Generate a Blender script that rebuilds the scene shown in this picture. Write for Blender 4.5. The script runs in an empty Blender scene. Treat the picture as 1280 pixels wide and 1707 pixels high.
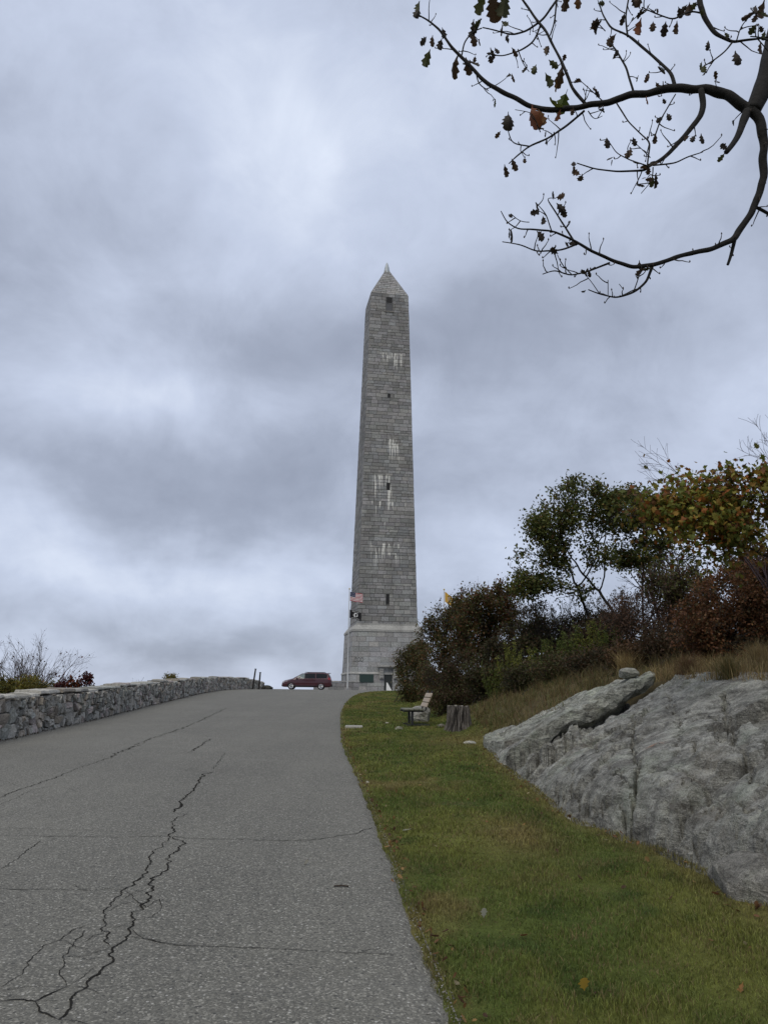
import bpy, math, random
import numpy as np
from mathutils import Vector, Matrix

random.seed(7)
RNG = np.random.default_rng(11)
C = bpy.context.scene.collection
D2R = math.radians

# ------------------------------------------------------------------ camera, sky, sun, exposure
F_PX, PITCH, EYE = 1285.0, D2R(13.0), 1.6          # focal length in px of the 1280x1707 photograph
cam_d = bpy.data.cameras.new('camera'); cam = bpy.data.objects.new('camera', cam_d); C.objects.link(cam)
cam_d.sensor_fit = 'VERTICAL'; cam_d.sensor_height = 24.0
cam_d.lens = 24.0 * F_PX / 1707.0
cam_d.clip_start = 0.05; cam_d.clip_end = 12000
ROLL = D2R(0.7)
cam.location = (0, 0, EYE)
cam.rotation_euler = (Matrix.Rotation(math.pi / 2 + PITCH, 3, 'X') @ Matrix.Rotation(ROLL, 3, 'Z')).to_euler()
bpy.context.scene.camera = cam
CP, SP = math.cos(PITCH), math.sin(PITCH)


def ray(px, py):
    """Direction (world) of a photo pixel."""
    a, b = (px - 640) / F_PX, -(py - 853.5) / F_PX
    a, b = a * math.cos(ROLL) - b * math.sin(ROLL), a * math.sin(ROLL) + b * math.cos(ROLL)
    return np.array([a, CP - b * SP, SP + b * CP])


def at(px, py, zc):
    """World point of a photo pixel at depth zc along the optical axis."""
    return np.array([0, 0, EYE]) + ray(px, py) * zc


class NT:
    """Small helper to wire node trees."""
    def __init__(s, tree):
        s.t = tree; tree.nodes.clear()

    def n(s, typ, ins=None, **props):
        nd = s.t.nodes.new(typ)
        for k, v in props.items():
            setattr(nd, k, v)
        for k, v in (ins or {}).items():
            sock = nd.inputs[k]
            if isinstance(v, bpy.types.NodeSocket):
                s.t.links.new(v, sock)
            else:
                sock.default_value = v
        return nd

    def m(s, op, a, b=0.0, c=0.0, clamp=False):
        return s.n('ShaderNodeMath', {0: a, 1: b, 2: c}, operation=op, use_clamp=clamp).outputs[0]

    def mix(s, f, a, b, blend='MIX'):
        nd = s.n('ShaderNodeMix', None, data_type='RGBA', blend_type=blend)
        for sock, v in ((nd.inputs[0], f), (nd.inputs[6], a), (nd.inputs[7], b)):
            if isinstance(v, bpy.types.NodeSocket):
                s.t.links.new(v, sock)
            else:
                sock.default_value = v if not isinstance(v, tuple) or len(v) == 4 else (*v, 1)
        return nd.outputs[2]

    def ramp(s, f, stops):
        nd = s.n('ShaderNodeValToRGB', {0: f})
        e = nd.color_ramp.elements
        while len(e) < len(stops):
            e.new(0.5)
        for i, (p, c) in enumerate(stops):
            e[i].position = p
            e[i].color = (*c, 1) if len(c) == 3 else c
        return nd.outputs[0]

    def noise(s, vec, scale, detail=4, rough=0.55, dist=0.0):
        nd = s.n('ShaderNodeTexNoise', {'Scale': scale, 'Detail': detail, 'Roughness': rough, 'Distortion': dist})
        if vec is not None:
            s.t.links.new(vec, nd.inputs['Vector'])
        return nd

    def maprange(s, v, a, b, c=0.0, d=1.0, smooth=True):
        return s.n('ShaderNodeMapRange', {0: v, 1: a, 2: b, 3: c, 4: d}, interpolation_type='SMOOTHSTEP' if smooth else 'LINEAR').outputs[0]


SUN_AZ, SUN_EL = D2R(-158), D2R(54)
world = bpy.data.worlds.new('World'); bpy.context.scene.world = world
world.use_nodes = True
w = NT(world.node_tree)
dirv = w.n('ShaderNodeTexCoord').outputs['Generated']
sky = w.n('ShaderNodeTexSky', sky_type='NISHITA', sun_disc=False, sun_elevation=SUN_EL, sun_rotation=SUN_AZ, altitude=500.0)
bg_clear = w.n('ShaderNodeBackground', {'Color': sky.outputs[0], 'Strength': 0.08})
warp = w.noise(dirv, 3.2, 5, 0.55)
ws = w.n('ShaderNodeSeparateColor', {0: warp.outputs['Color']})
sp = w.n('ShaderNodeSeparateXYZ', {0: dirv})
az = w.m('ADD', w.m('ARCTAN2', sp.outputs[0], sp.outputs[1]), w.m('MULTIPLY', w.m('SUBTRACT', ws.outputs[0], 0.5), 0.34))
el = w.m('ADD', w.m('ARCSINE', sp.outputs[2]), w.m('MULTIPLY', w.m('SUBTRACT', ws.outputs[1], 0.5), 0.22))


def px_angles(px, py):
    d = ray(px, py); d = d / np.linalg.norm(d)
    return math.atan2(d[0], d[1]), math.asin(d[2])


# the brighter and the darker parts of the cloud deck: direction (by photo px), half widths (px), lift
BLOBS = [(430, 200, 230, 170, .15), (395, 310, 45, 40, .10), (520, 240, 60, 60, .07), (272, 660, 45, 40, .11), (240, 630, 140, 60, .06),
         (40, 860, 100, 45, .10), (330, 945, 330, 45, .19), (860, 900, 130, 60, .17), (1020, 90, 330, 160, .10),
         (90, 60, 230, 150, .06), (930, 380, 260, 130, .06), (420, 1120, 330, 40, .10),
         (130, 400, 230, 90, -.07), (220, 805, 340, 78, -.22), (480, 560, 260, 90, -.11), (940, 580, 330, 90, -.14),
         (540, 760, 150, 60, -.07), (300, 1035, 330, 24, -.09), (820, 790, 160, 45, -.08), (760, 560, 120, 80, -.05)]
plane = w.n('ShaderNodeVectorMath', {0: dirv, 1: (1, 1, 0)}, operation='MULTIPLY').outputs[0]
den = w.m('ADD', w.m('MAXIMUM', sp.outputs[2], 0.0), 0.38)
plane = w.n('ShaderNodeVectorMath', {0: plane, 3: w.m('DIVIDE', 1.0, den)}, operation='SCALE').outputs[0]
n1 = w.noise(plane, 2.0, 9, 0.56, 0.2).outputs['Fac']
n2 = w.noise(dirv, 2.2, 4, 0.5).outputs['Fac']
val = w.m('ADD', w.m('MULTIPLY', w.m('SUBTRACT', n1, 0.5), 0.66), w.m('MULTIPLY', w.m('SUBTRACT', n2, 0.5), 0.34))
n3 = w.noise(dirv, 7.5, 8, 0.62, 0.5).outputs['Fac']
val = w.m('ADD', val, w.m('MULTIPLY', w.m('SUBTRACT', n3, 0.5), 0.30))
val = w.m('ADD', val, 0.495)
for (bx, by, sx, sy, amp) in BLOBS:
    a0, e0 = px_angles(bx, by)
    da = w.m('DIVIDE', w.m('SUBTRACT', az, a0), sx / F_PX)
    de = w.m('DIVIDE', w.m('SUBTRACT', el, e0), sy / F_PX)
    g = w.m('EXPONENT', w.m('MULTIPLY', w.m('ADD', w.m('MULTIPLY', da, da), w.m('MULTIPLY', de, de)), -1.0))
    val = w.m('MULTIPLY_ADD', g, amp, val)
ccol = w.ramp(val, [(0.10, (.200, .226, .295)), (0.36, (.318, .357, .452)), (0.60, (.485, .542, .675)), (0.90, (.740, .800, .915))])
bg_cloud = w.n('ShaderNodeBackground', {'Color': ccol, 'Strength': 1.0})
wm = w.n('ShaderNodeMixShader', {0: 0.94, 1: bg_clear.outputs[0], 2: bg_cloud.outputs[0]})
w.n('ShaderNodeOutputWorld', {0: wm.outputs[0]})

sun_d = bpy.data.lights.new('sun', 'SUN'); sun = bpy.data.objects.new('sun', sun_d); C.objects.link(sun)
sun_d.energy = 1.45; sun_d.angle = D2R(50); sun_d.color = (1.0, .93, .77)
sdir = Vector((math.sin(SUN_AZ) * math.cos(SUN_EL), math.cos(SUN_AZ) * math.cos(SUN_EL), math.sin(SUN_EL)))
sun.rotation_euler = sdir.to_track_quat('Z', 'Y').to_euler(); sun.location = (-30, -20, 60)

vs = bpy.context.scene.view_settings
vs.view_transform = 'Standard'; vs.look = 'None'; vs.exposure = 0.28; vs.gamma = 1.0; vs.use_curve_mapping = False
bpy.context.scene.cycles.max_bounces = 6
bpy.context.scene.cycles.transparent_max_bounces = 8

# ------------------------------------------------------------------ noise and mesh helpers
_perm = RNG.permutation(256); _perm = np.concatenate([_perm, _perm, _perm])
_grad = RNG.normal(size=(256, 3)); _grad /= np.linalg.norm(_grad, axis=1)[:, None]


def pnoise(P):
    P = np.asarray(P, float); I = np.floor(P).astype(int); f = P - I
    u = f * f * f * (f * (f * 6 - 15) + 10); I &= 255; r = 0
    for dx in (0, 1):
        for dy in (0, 1):
            for dz in (0, 1):
                h = _perm[_perm[_perm[I[:, 0] + dx] + I[:, 1] + dy] + I[:, 2] + dz]
                g = (_grad[h] * (f - (dx, dy, dz))).sum(1)
                r = r + g * (u[:, 0] if dx else 1 - u[:, 0]) * (u[:, 1] if dy else 1 - u[:, 1]) * (u[:, 2] if dz else 1 - u[:, 2])
    return r * 1.6


def fbm(P, octv=4, gain=.5, lac=2.03):
    P = np.asarray(P, float); a, s, t = 1.0, 0, 0
    for i in range(octv):
        s = s + a * pnoise(P + i * 17.3); t += a; a *= gain; P = P * lac
    return s / t


def xyz(x, y, z=0.0):
    x, y = np.broadcast_arrays(np.asarray(x, float), np.asarray(y, float))
    z = np.asarray(z, float)
    z = z.ravel() if z.size == x.size else np.full(x.size, float(z))
    return np.stack([x.ravel(), y.ravel(), z], 1)


def sm(a, b, x):
    t = np.clip((np.asarray(x, float) - a) / (b - a), 0, 1)
    return t * t * (3 - 2 * t)


def make_mesh(name, V, F, mats, col=None, smooth=False, midx=None):
    """V (n,3); F an (m,k) array or a list of index lists; col per-vertex colour."""
    me = bpy.data.meshes.new(name)
    V = np.asarray(V, np.float32)
    if isinstance(F, np.ndarray):
        tot = np.full(len(F), F.shape[1], np.int32); flat = F.ravel().astype(np.int32)
    else:
        tot = np.array([len(f) for f in F], np.int32); flat = np.array([i for f in F for i in f], np.int32)
    me.vertices.add(len(V)); me.vertices.foreach_set('co', V.ravel())
    me.loops.add(len(flat)); me.loops.foreach_set('vertex_index', flat)
    me.polygons.add(len(tot))
    st = np.zeros(len(tot), np.int32); st[1:] = np.cumsum(tot)[:-1]
    me.polygons.foreach_set('loop_start', st); me.polygons.foreach_set('loop_total', tot)
    me.polygons.foreach_set('use_smooth', np.full(len(tot), bool(smooth)))
    for mm in (mats if isinstance(mats, (list, tuple)) else [mats]):
        me.materials.append(mm)
    if midx is not None:
        me.polygons.foreach_set('material_index', np.asarray(midx, np.int32))
    me.update(calc_edges=True)
    if col is not None:
        col = np.asarray(col, np.float32)
        if col.ndim == 1:
            col = np.tile(col, (len(V), 1))
        a = me.color_attributes.new('Col', 'FLOAT_COLOR', 'POINT')
        a.data.foreach_set('color', np.concatenate([col, np.ones((len(V), 1), np.float32)], 1).ravel())
    me.validate(clean_customdata=False)
    return me


def link(name, me, parent=None, loc=None):
    o = bpy.data.objects.new(name, me); C.objects.link(o)
    if parent is not None:
        o.parent = parent
    if loc is not None:
        o.location = loc
    return o


def obj(name, V, F, mats, parent=None, **k):
    """Part with vertices in the parent's local coordinates (or world coordinates at top level)."""
    return link(name, make_mesh(name, V, F, mats, **k), parent)


def tag(o, label=None, cat=None, group=None, kind=None):
    if label: o['label'] = label
    if cat: o['category'] = cat
    if group: o['group'] = group
    if kind: o['kind'] = kind
    return o


def thing(name, loc, label, cat, rotz=0.0, group=None):
    o = bpy.data.objects.new(name, None); C.objects.link(o); o.empty_display_size = 0.3
    o.location = tuple(float(v) for v in loc); o.rotation_euler = (0, 0, rotz)
    return tag(o, label, cat, group)


class MB:
    """Collects polygons with per-vertex colour into one mesh."""
    def __init__(s):
        s.V, s.F, s.K, s.n = [], [], [], 0

    def add(s, V, F, col=(.5, .5, .5)):
        V = np.asarray(V, float); b = s.n
        s.V.append(V)
        s.F += [[int(i) + b for i in f] for f in F]
        col = np.asarray(col, float)
        s.K.append(col if col.ndim == 2 else np.tile(col, (len(V), 1)))
        s.n += len(V)
        return s

    def box(s, lo, hi, col=(.5, .5, .5), bev=0.0, M=None):
        lo, hi = np.asarray(lo, float), np.asarray(hi, float)
        if bev <= 0:
            V = np.array([[(lo, hi)[i][0], (lo, hi)[j][1], (lo, hi)[k][2]] for i in (0, 1) for j in (0, 1) for k in (0, 1)])
            F = [(0, 1, 3, 2), (4, 6, 7, 5), (0, 4, 5, 1), (2, 3, 7, 6), (0, 2, 6, 4), (1, 5, 7, 3)]
        else:
            b = bev; V = []; idx = {}
            for i in (0, 1):
                for j in (0, 1):
                    for k in (0, 1):
                        p = [(lo, hi)[i][0], (lo, hi)[j][1], (lo, hi)[k][2]]
                        sg = [1 - 2 * i, 1 - 2 * j, 1 - 2 * k]
                        for a in range(3):
                            q = [p[c] + (0 if c == a else sg[c] * b) for c in range(3)]
                            idx[(i, j, k, a)] = len(V); V.append(q)
            F = []
            def quad(a, s_):
                o1, o2 = [c for c in range(3) if c != a]
                out = []
                for (u, v) in ((0, 0), (1, 0), (1, 1), (0, 1)):
                    t = [0, 0, 0]; t[a] = s_; t[o1] = u; t[o2] = v
                    out.append(idx[(*t, a)])
                flip = (a == 1) ^ (s_ == 0)
                return out[::-1] if flip else out
            for a in range(3):
                F += [quad(a, 0), quad(a, 1)]
            for a in range(3):                      # edge bevels (edges along axis a)
                o1, o2 = [c for c in range(3) if c != a]
                for u in (0, 1):
                    for v in (0, 1):
                        t0 = [0, 0, 0]; t0[o1] = u; t0[o2] = v; t1 = list(t0); t1[a] = 1
                        F.append([idx[(*t0, o1)], idx[(*t1, o1)], idx[(*t1, o2)], idx[(*t0, o2)]])
            for i in (0, 1):
                for j in (0, 1):
                    for k in (0, 1):
                        F.append([idx[(i, j, k, a)] for a in range(3)])
            V = np.array(V)
        if M is not None:
            V = np.array([tuple(M @ Vector(v)) for v in V])
        return s.add(V, F, col)

    def tube(s, pts, rad, k=8, col=(.5, .5, .5), cap=True):
        pts = np.asarray(pts, float); n = len(pts)
        rad = np.full(n, rad) if np.isscalar(rad) else np.asarray(rad, float)
        T = np.gradient(pts, axis=0); T /= np.linalg.norm(T, axis=1)[:, None] + 1e-9
        ref = np.array([0, 0, 1.0]) if abs(T[0][2]) < .9 else np.array([1.0, 0, 0])
        V = []
        for i in range(n):
            u = np.cross(T[i], ref) if i == 0 else u - T[i] * (u @ T[i])       # frame carried along, no twist
            u = u / (np.linalg.norm(u) + 1e-9); v = np.cross(T[i], u)
            a = np.arange(k) * 2 * math.pi / k
            V.append(pts[i] + rad[i] * (np.cos(a)[:, None] * u + np.sin(a)[:, None] * v))
        F = [(i * k + j, i * k + (j + 1) % k, (i + 1) * k + (j + 1) % k, (i + 1) * k + j) for i in range(n - 1) for j in range(k)]
        if cap:
            F += [tuple(range(k))[::-1], tuple((n - 1) * k + j for j in range(k))]
        return s.add(np.concatenate(V), F, col)

    def lathe(s, prof, k=16, axis=2, col=(.5, .5, .5), c=(0, 0, 0)):
        V = []
        for (r, h) in prof:
            for j in range(k):
                a = 2 * math.pi * j / k
                p = [r * math.cos(a), r * math.sin(a), h]
                if axis == 1: p = [p[0], p[2], p[1]]
                if axis == 0: p = [p[2], p[0], p[1]]
                V.append([p[i] + c[i] for i in range(3)])
        n = len(prof)
        F = [(i * k + j, i * k + (j + 1) % k, (i + 1) * k + (j + 1) % k, (i + 1) * k + j) for i in range(n - 1) for j in range(k)]
        F += [tuple(range(k)), tuple((n - 1) * k + j for j in range(k))]
        return s.add(V, F, col)

    def build(s, name, mat, parent=None, smooth=False):
        return obj(name, np.concatenate(s.V), s.F, mat, parent, col=np.concatenate(s.K), smooth=smooth)


# ------------------------------------------------------------------ materials
def new_mat(name):
    m = bpy.data.materials.new(name); m.use_nodes = True
    return m, NT(m.node_tree)


def finish(nt, color, rough=0.8, bump=None, bstr=0.3, bdist=0.02, metal=0.0, spec=0.3, extra=None):
    ins = {'Base Color': color, 'Roughness': rough, 'Metallic': metal, 'Specular IOR Level': spec}
    if bump is not None:
        ins['Normal'] = nt.n('ShaderNodeBump', {'Height': bump, 'Strength': bstr, 'Distance': bdist}).outputs[0]
    b = nt.n('ShaderNodeBsdfPrincipled', ins)
    for k, v in (extra or {}).items():
        b.inputs[k].default_value = v
    nt.n('ShaderNodeOutputMaterial', {0: b.outputs[0]})
    return b


def attr_mat(name, rough=.85, nscale=30, namt=.35, bump=.3, bdist=.01, metal=0.0, spec=.3, detail=5):
    """Colour from the mesh's own colour attribute, mottled by noise."""
    m, t = new_mat(name)
    co = t.n('ShaderNodeTexCoord').outputs['Object']
    at_ = t.n('ShaderNodeVertexColor', layer_name='Col').outputs[0]
    nz = t.noise(co, nscale, detail, .6).outputs['Fac']
    f = t.maprange(nz, .25, .75, 1 - namt, 1 + namt, False)
    colr = t.n('ShaderNodeVectorMath', {0: at_, 3: f}, operation='SCALE').outputs[0]
    finish(t, colr, rough, nz, bump, bdist, metal, spec)
    return m


def flat_mat(name, col, rough=.6, metal=0.0, spec=.4, nscale=20, namt=.15, bump=.08, extra=None):
    m, t = new_mat(name)
    co = t.n('ShaderNodeTexCoord').outputs['Object']
    nz = t.noise(co, nscale, 5, .6).outputs['Fac']
    colr = t.mix(nz, tuple(c * (1 - namt) for c in col), tuple(min(1, c * (1 + namt)) for c in col))
    finish(t, colr, rough, nz, bump, .005, metal, spec, extra)
    return m


def leaf_mat(name, trans=.35, rough=.6):
    m, t = new_mat(name)
    at_ = t.n('ShaderNodeVertexColor', layer_name='Col').outputs[0]
    b = t.n('ShaderNodeBsdfPrincipled', {'Base Color': at_, 'Roughness': rough, 'Specular IOR Level': .25})
    tr = t.n('ShaderNodeBsdfTranslucent', {'Color': t.mix(.5, at_, t.mix(1.0, at_, (1.0, .95, .55), 'MULTIPLY'))})
    mx = t.n('ShaderNodeMixShader', {0: trans, 1: b.outputs[0], 2: tr.outputs[0]})
    t.n('ShaderNodeOutputMaterial', {0: mx.outputs[0]})
    return m


M_LEAF = leaf_mat('leaf_tissue', .35)
M_BLADE = leaf_mat('grass_blade', .25)
M_BARK = attr_mat('bark', .9, 40, .4, .6, .01)
M_STONE = attr_mat('field_stone', .9, 22, .45, .7, .02)
M_METAL = attr_mat('painted_metal', .45, 60, .12, .05, .002, spec=.5)
M_WOOD = attr_mat('weathered_wood', .8, 18, .25, .3, .004)
M_CLOTH = attr_mat('flag_cloth', .8, 40, .06, .05, .002)


def asphalt_mat():
    m, t = new_mat('asphalt')
    co = t.n('ShaderNodeTexCoord').outputs['Object']
    big = t.noise(co, .35, 5, .6).outputs['Fac']
    mid = t.noise(co, 2.3, 6, .65).outputs['Fac']
    vor = t.n('ShaderNodeTexVoronoi', {'Vector': co, 'Scale': 95.0})
    vs_ = t.n('ShaderNodeSeparateColor', {0: vor.outputs['Color']})
    fine = t.noise(co, 160, 3, .6).outputs['Fac']
    base = t.mix(t.maprange(big, .3, .7), (.120, .116, .100), (.176, .170, .146))
    lane = t.noise(t.n('ShaderNodeMapping', {'Vector': co, 'Scale': (.9, .045, 1)}).outputs[0], 1.0, 4, .6).outputs['Fac']
    base = t.mix(t.m('MULTIPLY', t.maprange(lane, .45, .62), .45), base, (.092, .089, .079))
    patch = t.noise(t.n('ShaderNodeMapping', {'Vector': co, 'Scale': (.25, 1.1, 1)}).outputs[0], 1.3, 5, .65).outputs['Fac']
    base = t.mix(t.m('MULTIPLY', t.maprange(patch, .54, .68), .45), base, (.185, .180, .163))
    base = t.mix(t.m('MULTIPLY', t.maprange(mid, .35, .75), .35), base, (.096, .093, .082))
    # aggregate: each chip its own grey, some pale quartz chips
    chip = t.ramp(vs_.outputs[0], [(0, (.045, .045, .044)), (.5, (.122, .118, .103)), (.85, (.20, .193, .168)), (1, (.42, .405, .36))])
    colr = t.mix(.55, base, chip)
    sp2 = t.n('ShaderNodeTexVoronoi', {'Vector': co, 'Scale': 27.0})
    s2 = t.n('ShaderNodeSeparateColor', {0: sp2.outputs['Color']})
    pale = t.m('MULTIPLY', t.m('GREATER_THAN', s2.outputs[0], .74), t.m('LESS_THAN', sp2.outputs['Distance'], .21))
    colr = t.mix(t.m('MULTIPLY', pale, .8), colr, (.40, .39, .36))
    dark = t.m('MULTIPLY', t.m('LESS_THAN', s2.outputs[1], .22), t.m('LESS_THAN', sp2.outputs['Distance'], .27))
    colr = t.mix(t.m('MULTIPLY', dark, .7), colr, (.035, .035, .035))
    h = t.m('ADD', t.m('MULTIPLY', vor.outputs['Distance'], -.6), fine)
    finish(t, colr, .88, h, .45, .006, spec=.25)
    return m


def ground_mat():
    m, t = new_mat('ground_soil')
    co = t.n('ShaderNodeTexCoord').outputs['Object']
    at_ = t.n('ShaderNodeVertexColor', layer_name='Col').outputs[0]
    a = t.noise(co, 9, 6, .65).outputs['Fac']; b = t.noise(co, 90, 4, .7).outputs['Fac']
    f = t.m('MULTIPLY', t.maprange(a, .3, .7, .7, 1.3, False), t.maprange(b, .25, .75, .55, 1.45, False))
    colr = t.n('ShaderNodeVectorMath', {0: at_, 3: f}, operation='SCALE').outputs[0]
    finish(t, colr, .95, t.m('ADD', a, b), .6, .03, spec=.1)
    return m


def rock_mat():
    m, t = new_mat('gneiss')
    co = t.n('ShaderNodeTexCoord').outputs['Object']
    mp = t.n('ShaderNodeMapping', {'Vector': co, 'Rotation': (0.3, 0.5, .5), 'Scale': (1, 1, 2.4)}).outputs[0]
    big = t.noise(co, .8, 5, .6).outputs['Fac']
    mid = t.noise(mp, 4.5, 8, .68, .4).outputs['Fac']
    fine = t.noise(co, 38, 6, .72).outputs['Fac']
    tiny = t.noise(co, 130, 4, .7).outputs['Fac']
    colr = t.ramp(mid, [(.32, (.095, .095, .091)), (.44, (.215, .217, .208)), (.54, (.32, .324, .312)), (.68, (.50, .502, .482))])
    grn = t.maprange(t.noise(co, 1.7, 6, .65).outputs['Fac'], .48, .68)
    colr = t.mix(t.m('MULTIPLY', grn, .5), colr, (.25, .285, .235))
    wst = t.maprange(t.noise(t.n('ShaderNodeMapping', {'Vector': co, 'Scale': (.35, 2.2, .6)}).outputs[0], 1.2, 5, .6).outputs['Fac'], .52, .66)
    colr = t.mix(t.m('MULTIPLY', wst, .5), colr, (.105, .103, .10))
    lich = t.maprange(t.n('ShaderNodeTexVoronoi', {'Vector': t.n('ShaderNodeVectorMath', {0: co, 1: t.n('ShaderNodeVectorMath', {0: t.noise(co, 6, 4, .6).outputs['Color'], 3: .5}, operation='SCALE').outputs[0]}, operation='ADD').outputs[0], 'Scale': 2.1}).outputs['Distance'], .26, .12)
    colr = t.mix(t.m('MULTIPLY', lich, t.maprange(big, .42, .58, 0, .75)), colr, (.43, .44, .40))            # lichen
    drk = t.maprange(t.noise(mp, 2.6, 8, .72).outputs['Fac'], .52, .64)
    colr = t.mix(t.m('MULTIPLY', drk, .6), colr, (.07, .068, .068))             # dark crust
    spk = t.maprange(fine, .54, .64)
    colr = t.mix(t.m('MULTIPLY', spk, .55), colr, (.44, .44, .425))               # pale flecks
    dk2 = t.maprange(fine, .45, .36)
    colr = t.mix(t.m('MULTIPLY', dk2, .65), colr, (.055, .055, .055))
    ft = t.maprange(tiny, .35, .65, .68, 1.72, False)
    bt = t.maprange(big, .3, .7, .86, 1.22, False)
    colr = t.n('ShaderNodeVectorMath', {0: colr, 3: t.m('MULTIPLY', ft, bt)}, operation='SCALE').outputs[0]
    at_ = t.n('ShaderNodeVertexColor', layer_name='Col').outputs[0]
    colr = t.mix(1.0, colr, at_, 'MULTIPLY')
    colr = t.mix(1.0, colr, (.90, .882, .835), 'MULTIPLY')
    brn = t.maprange(t.noise(co, 1.1, 6, .65).outputs['Fac'], .54, .70)
    colr = t.mix(t.m('MULTIPLY', brn, .35), colr, (.165, .135, .10))
    h = t.m('ADD', t.m('MULTIPLY', mid, 1.3), t.m('ADD', t.m('MULTIPLY', fine, .45), t.m('MULTIPLY', tiny, .14)))
    finish(t, colr, .92, h, 1.0, .10, spec=.2)
    return m


def granite_mat():
    """Monument stone: block tone from the attribute, grime, and pale lime runs that hang below leaks."""
    m, t = new_mat('granite')
    co = t.n('ShaderNodeTexCoord').outputs['Object']
    xs = t.n('ShaderNodeSeparateXYZ', {0: co})
    at_ = t.n('ShaderNodeVertexColor', layer_name='Col').outputs[0]
    n = t.noise(co, 5.5, 6, .68).outputs['Fac']
    f = t.maprange(n, .25, .75, .62, 1.38, False)
    colr = t.n('ShaderNodeVectorMath', {0: at_, 3: f}, operation='SCALE').outputs[0]
    grime = t.maprange(t.noise(t.n('ShaderNodeMapping', {'Vector': co, 'Scale': (1, 1, .22)}).outputs[0], .45, 5, .6).outputs['Fac'], .45, .68)
    colr = t.mix(t.m('MULTIPLY', grime, .38), colr, (.115, .112, .108))
    sv = t.n('ShaderNodeMapping', {'Vector': co, 'Scale': (2.6, 2.6, .16)}).outputs[0]
    sn = t.noise(sv, 1.0, 3, .5).outputs['Fac']
    sn2 = t.noise(sv, 2.1, 3, .5).outputs['Fac']
    hx = t.noise(t.n('ShaderNodeMapping', {'Vector': co, 'Scale': (3.1, 3.1, .02)}).outputs[0], 1.0, 2, .5).outputs['Fac']
    vary = t.maprange(hx, .38, .66, .12, 1.5, False)
    tot = None
    # (x centre, half width, top z, length, threshold): bands where lime has bled out of the joints
    for (x0, hw, zt, ln, th) in ((.3, 2.2, 49.7, 2.2, .56), (1.0, .35, 49.7, 4.2, .45), (.6, 1.5, 36.0, 4.5, .55), (.9, .55, 35.2, 3.4, .42),
                                 (-.8, 1.7, 30.4, 6.5, .52), (.2, .35, 29.0, 5.2, .44), (0.0, 3.2, 26.5, 2.5, .60), (-.2, 2.6, 20.3, 4.4, .54),
                                 (0.4, 1.0, 19.0, 3.6, .50), (.8, .5, 12.5, 2.0, .56), (0, 3.6, 24.0, 2.0, .63)):
        xm = t.maprange(t.m('ABSOLUTE', t.m('SUBTRACT', xs.outputs[0], x0)), hw, hw * .6)
        dz = t.m('SUBTRACT', zt, xs.outputs[2])
        le = t.m('MULTIPLY', vary, ln)
        zm = t.m('MULTIPLY', t.maprange(dz, 0.0, .12), t.m('SUBTRACT', 1.0, t.maprange(t.m('DIVIDE', dz, le), .35, 1.0)))
        k = t.maprange(t.m('ADD', sn, t.m('MULTIPLY', t.m('SUBTRACT', sn2, .5), .5)), th + .005, th + .05)
        k = t.m('MULTIPLY', t.m('MULTIPLY', xm, zm), k)
        tot = k if tot is None else t.m('MAXIMUM', tot, k)
    front = t.m('LESS_THAN', xs.outputs[1], -2.0)
    colr = t.mix(t.m('MULTIPLY', t.m('MULTIPLY', tot, front), .95), colr, (.68, .67, .63))
    finish(t, colr, .9, n, .6, .05, spec=.2)
    return m


M_ASPHALT, M_GROUND, M_ROCK, M_GRANITE = asphalt_mat(), ground_mat(), rock_mat(), granite_mat()

# ------------------------------------------------------------------ the lie of the land
WALL = np.array([(-7.5, 2), (-7.9, 11), (-8.2, 17.2), (-8.65, 23.3), (-9.7, 33), (-11.2, 48), (-11.6, 56), (-11.3, 64), (-10.4, 69.5)], float)
EDGE = np.array([(-3, 1.0), (0, .80), (4, .36), (8, .05), (12, -.30), (17, -.78), (23, -1.13), (30, -1.48), (38, -1.68), (46, -1.70),
                 (52, -1.5), (57, -1.0), (61, 0), (65, 1.6), (70, 5), (76, 9), (130, 12)], float)
FOOT = np.array([(1, 3.1), (4, 2.72), (6, 2.56), (7.2, 2.46), (8.8, 2.06), (10.85, 2.06), (13.8, 2.02), (16, 2.15), (18.3, 2.4), (22, 2.6)], float)


def interp(tab, x, smooth=True):
    x = np.asarray(x, float)
    k = np.linspace(tab[0, 0], tab[-1, 0], 400)
    v = np.interp(k, tab[:, 0], tab[:, 1])
    if smooth:
        kk = np.hanning(15); kk /= kk.sum()
        v = np.convolve(np.pad(v, 7, 'edge'), kk, 'valid')
    return np.interp(x, k, v)


def wall_x(y): return interp(WALL[:, ::-1], y)
def edge_x(y): return interp(EDGE, y)
def foot_x(y): return interp(FOOT, y)


def rise(y):
    y = np.asarray(y, float)
    return .0255 * (y - 3.0 * np.logaddexp(0, (y - 60.0) / 3.0))


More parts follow.
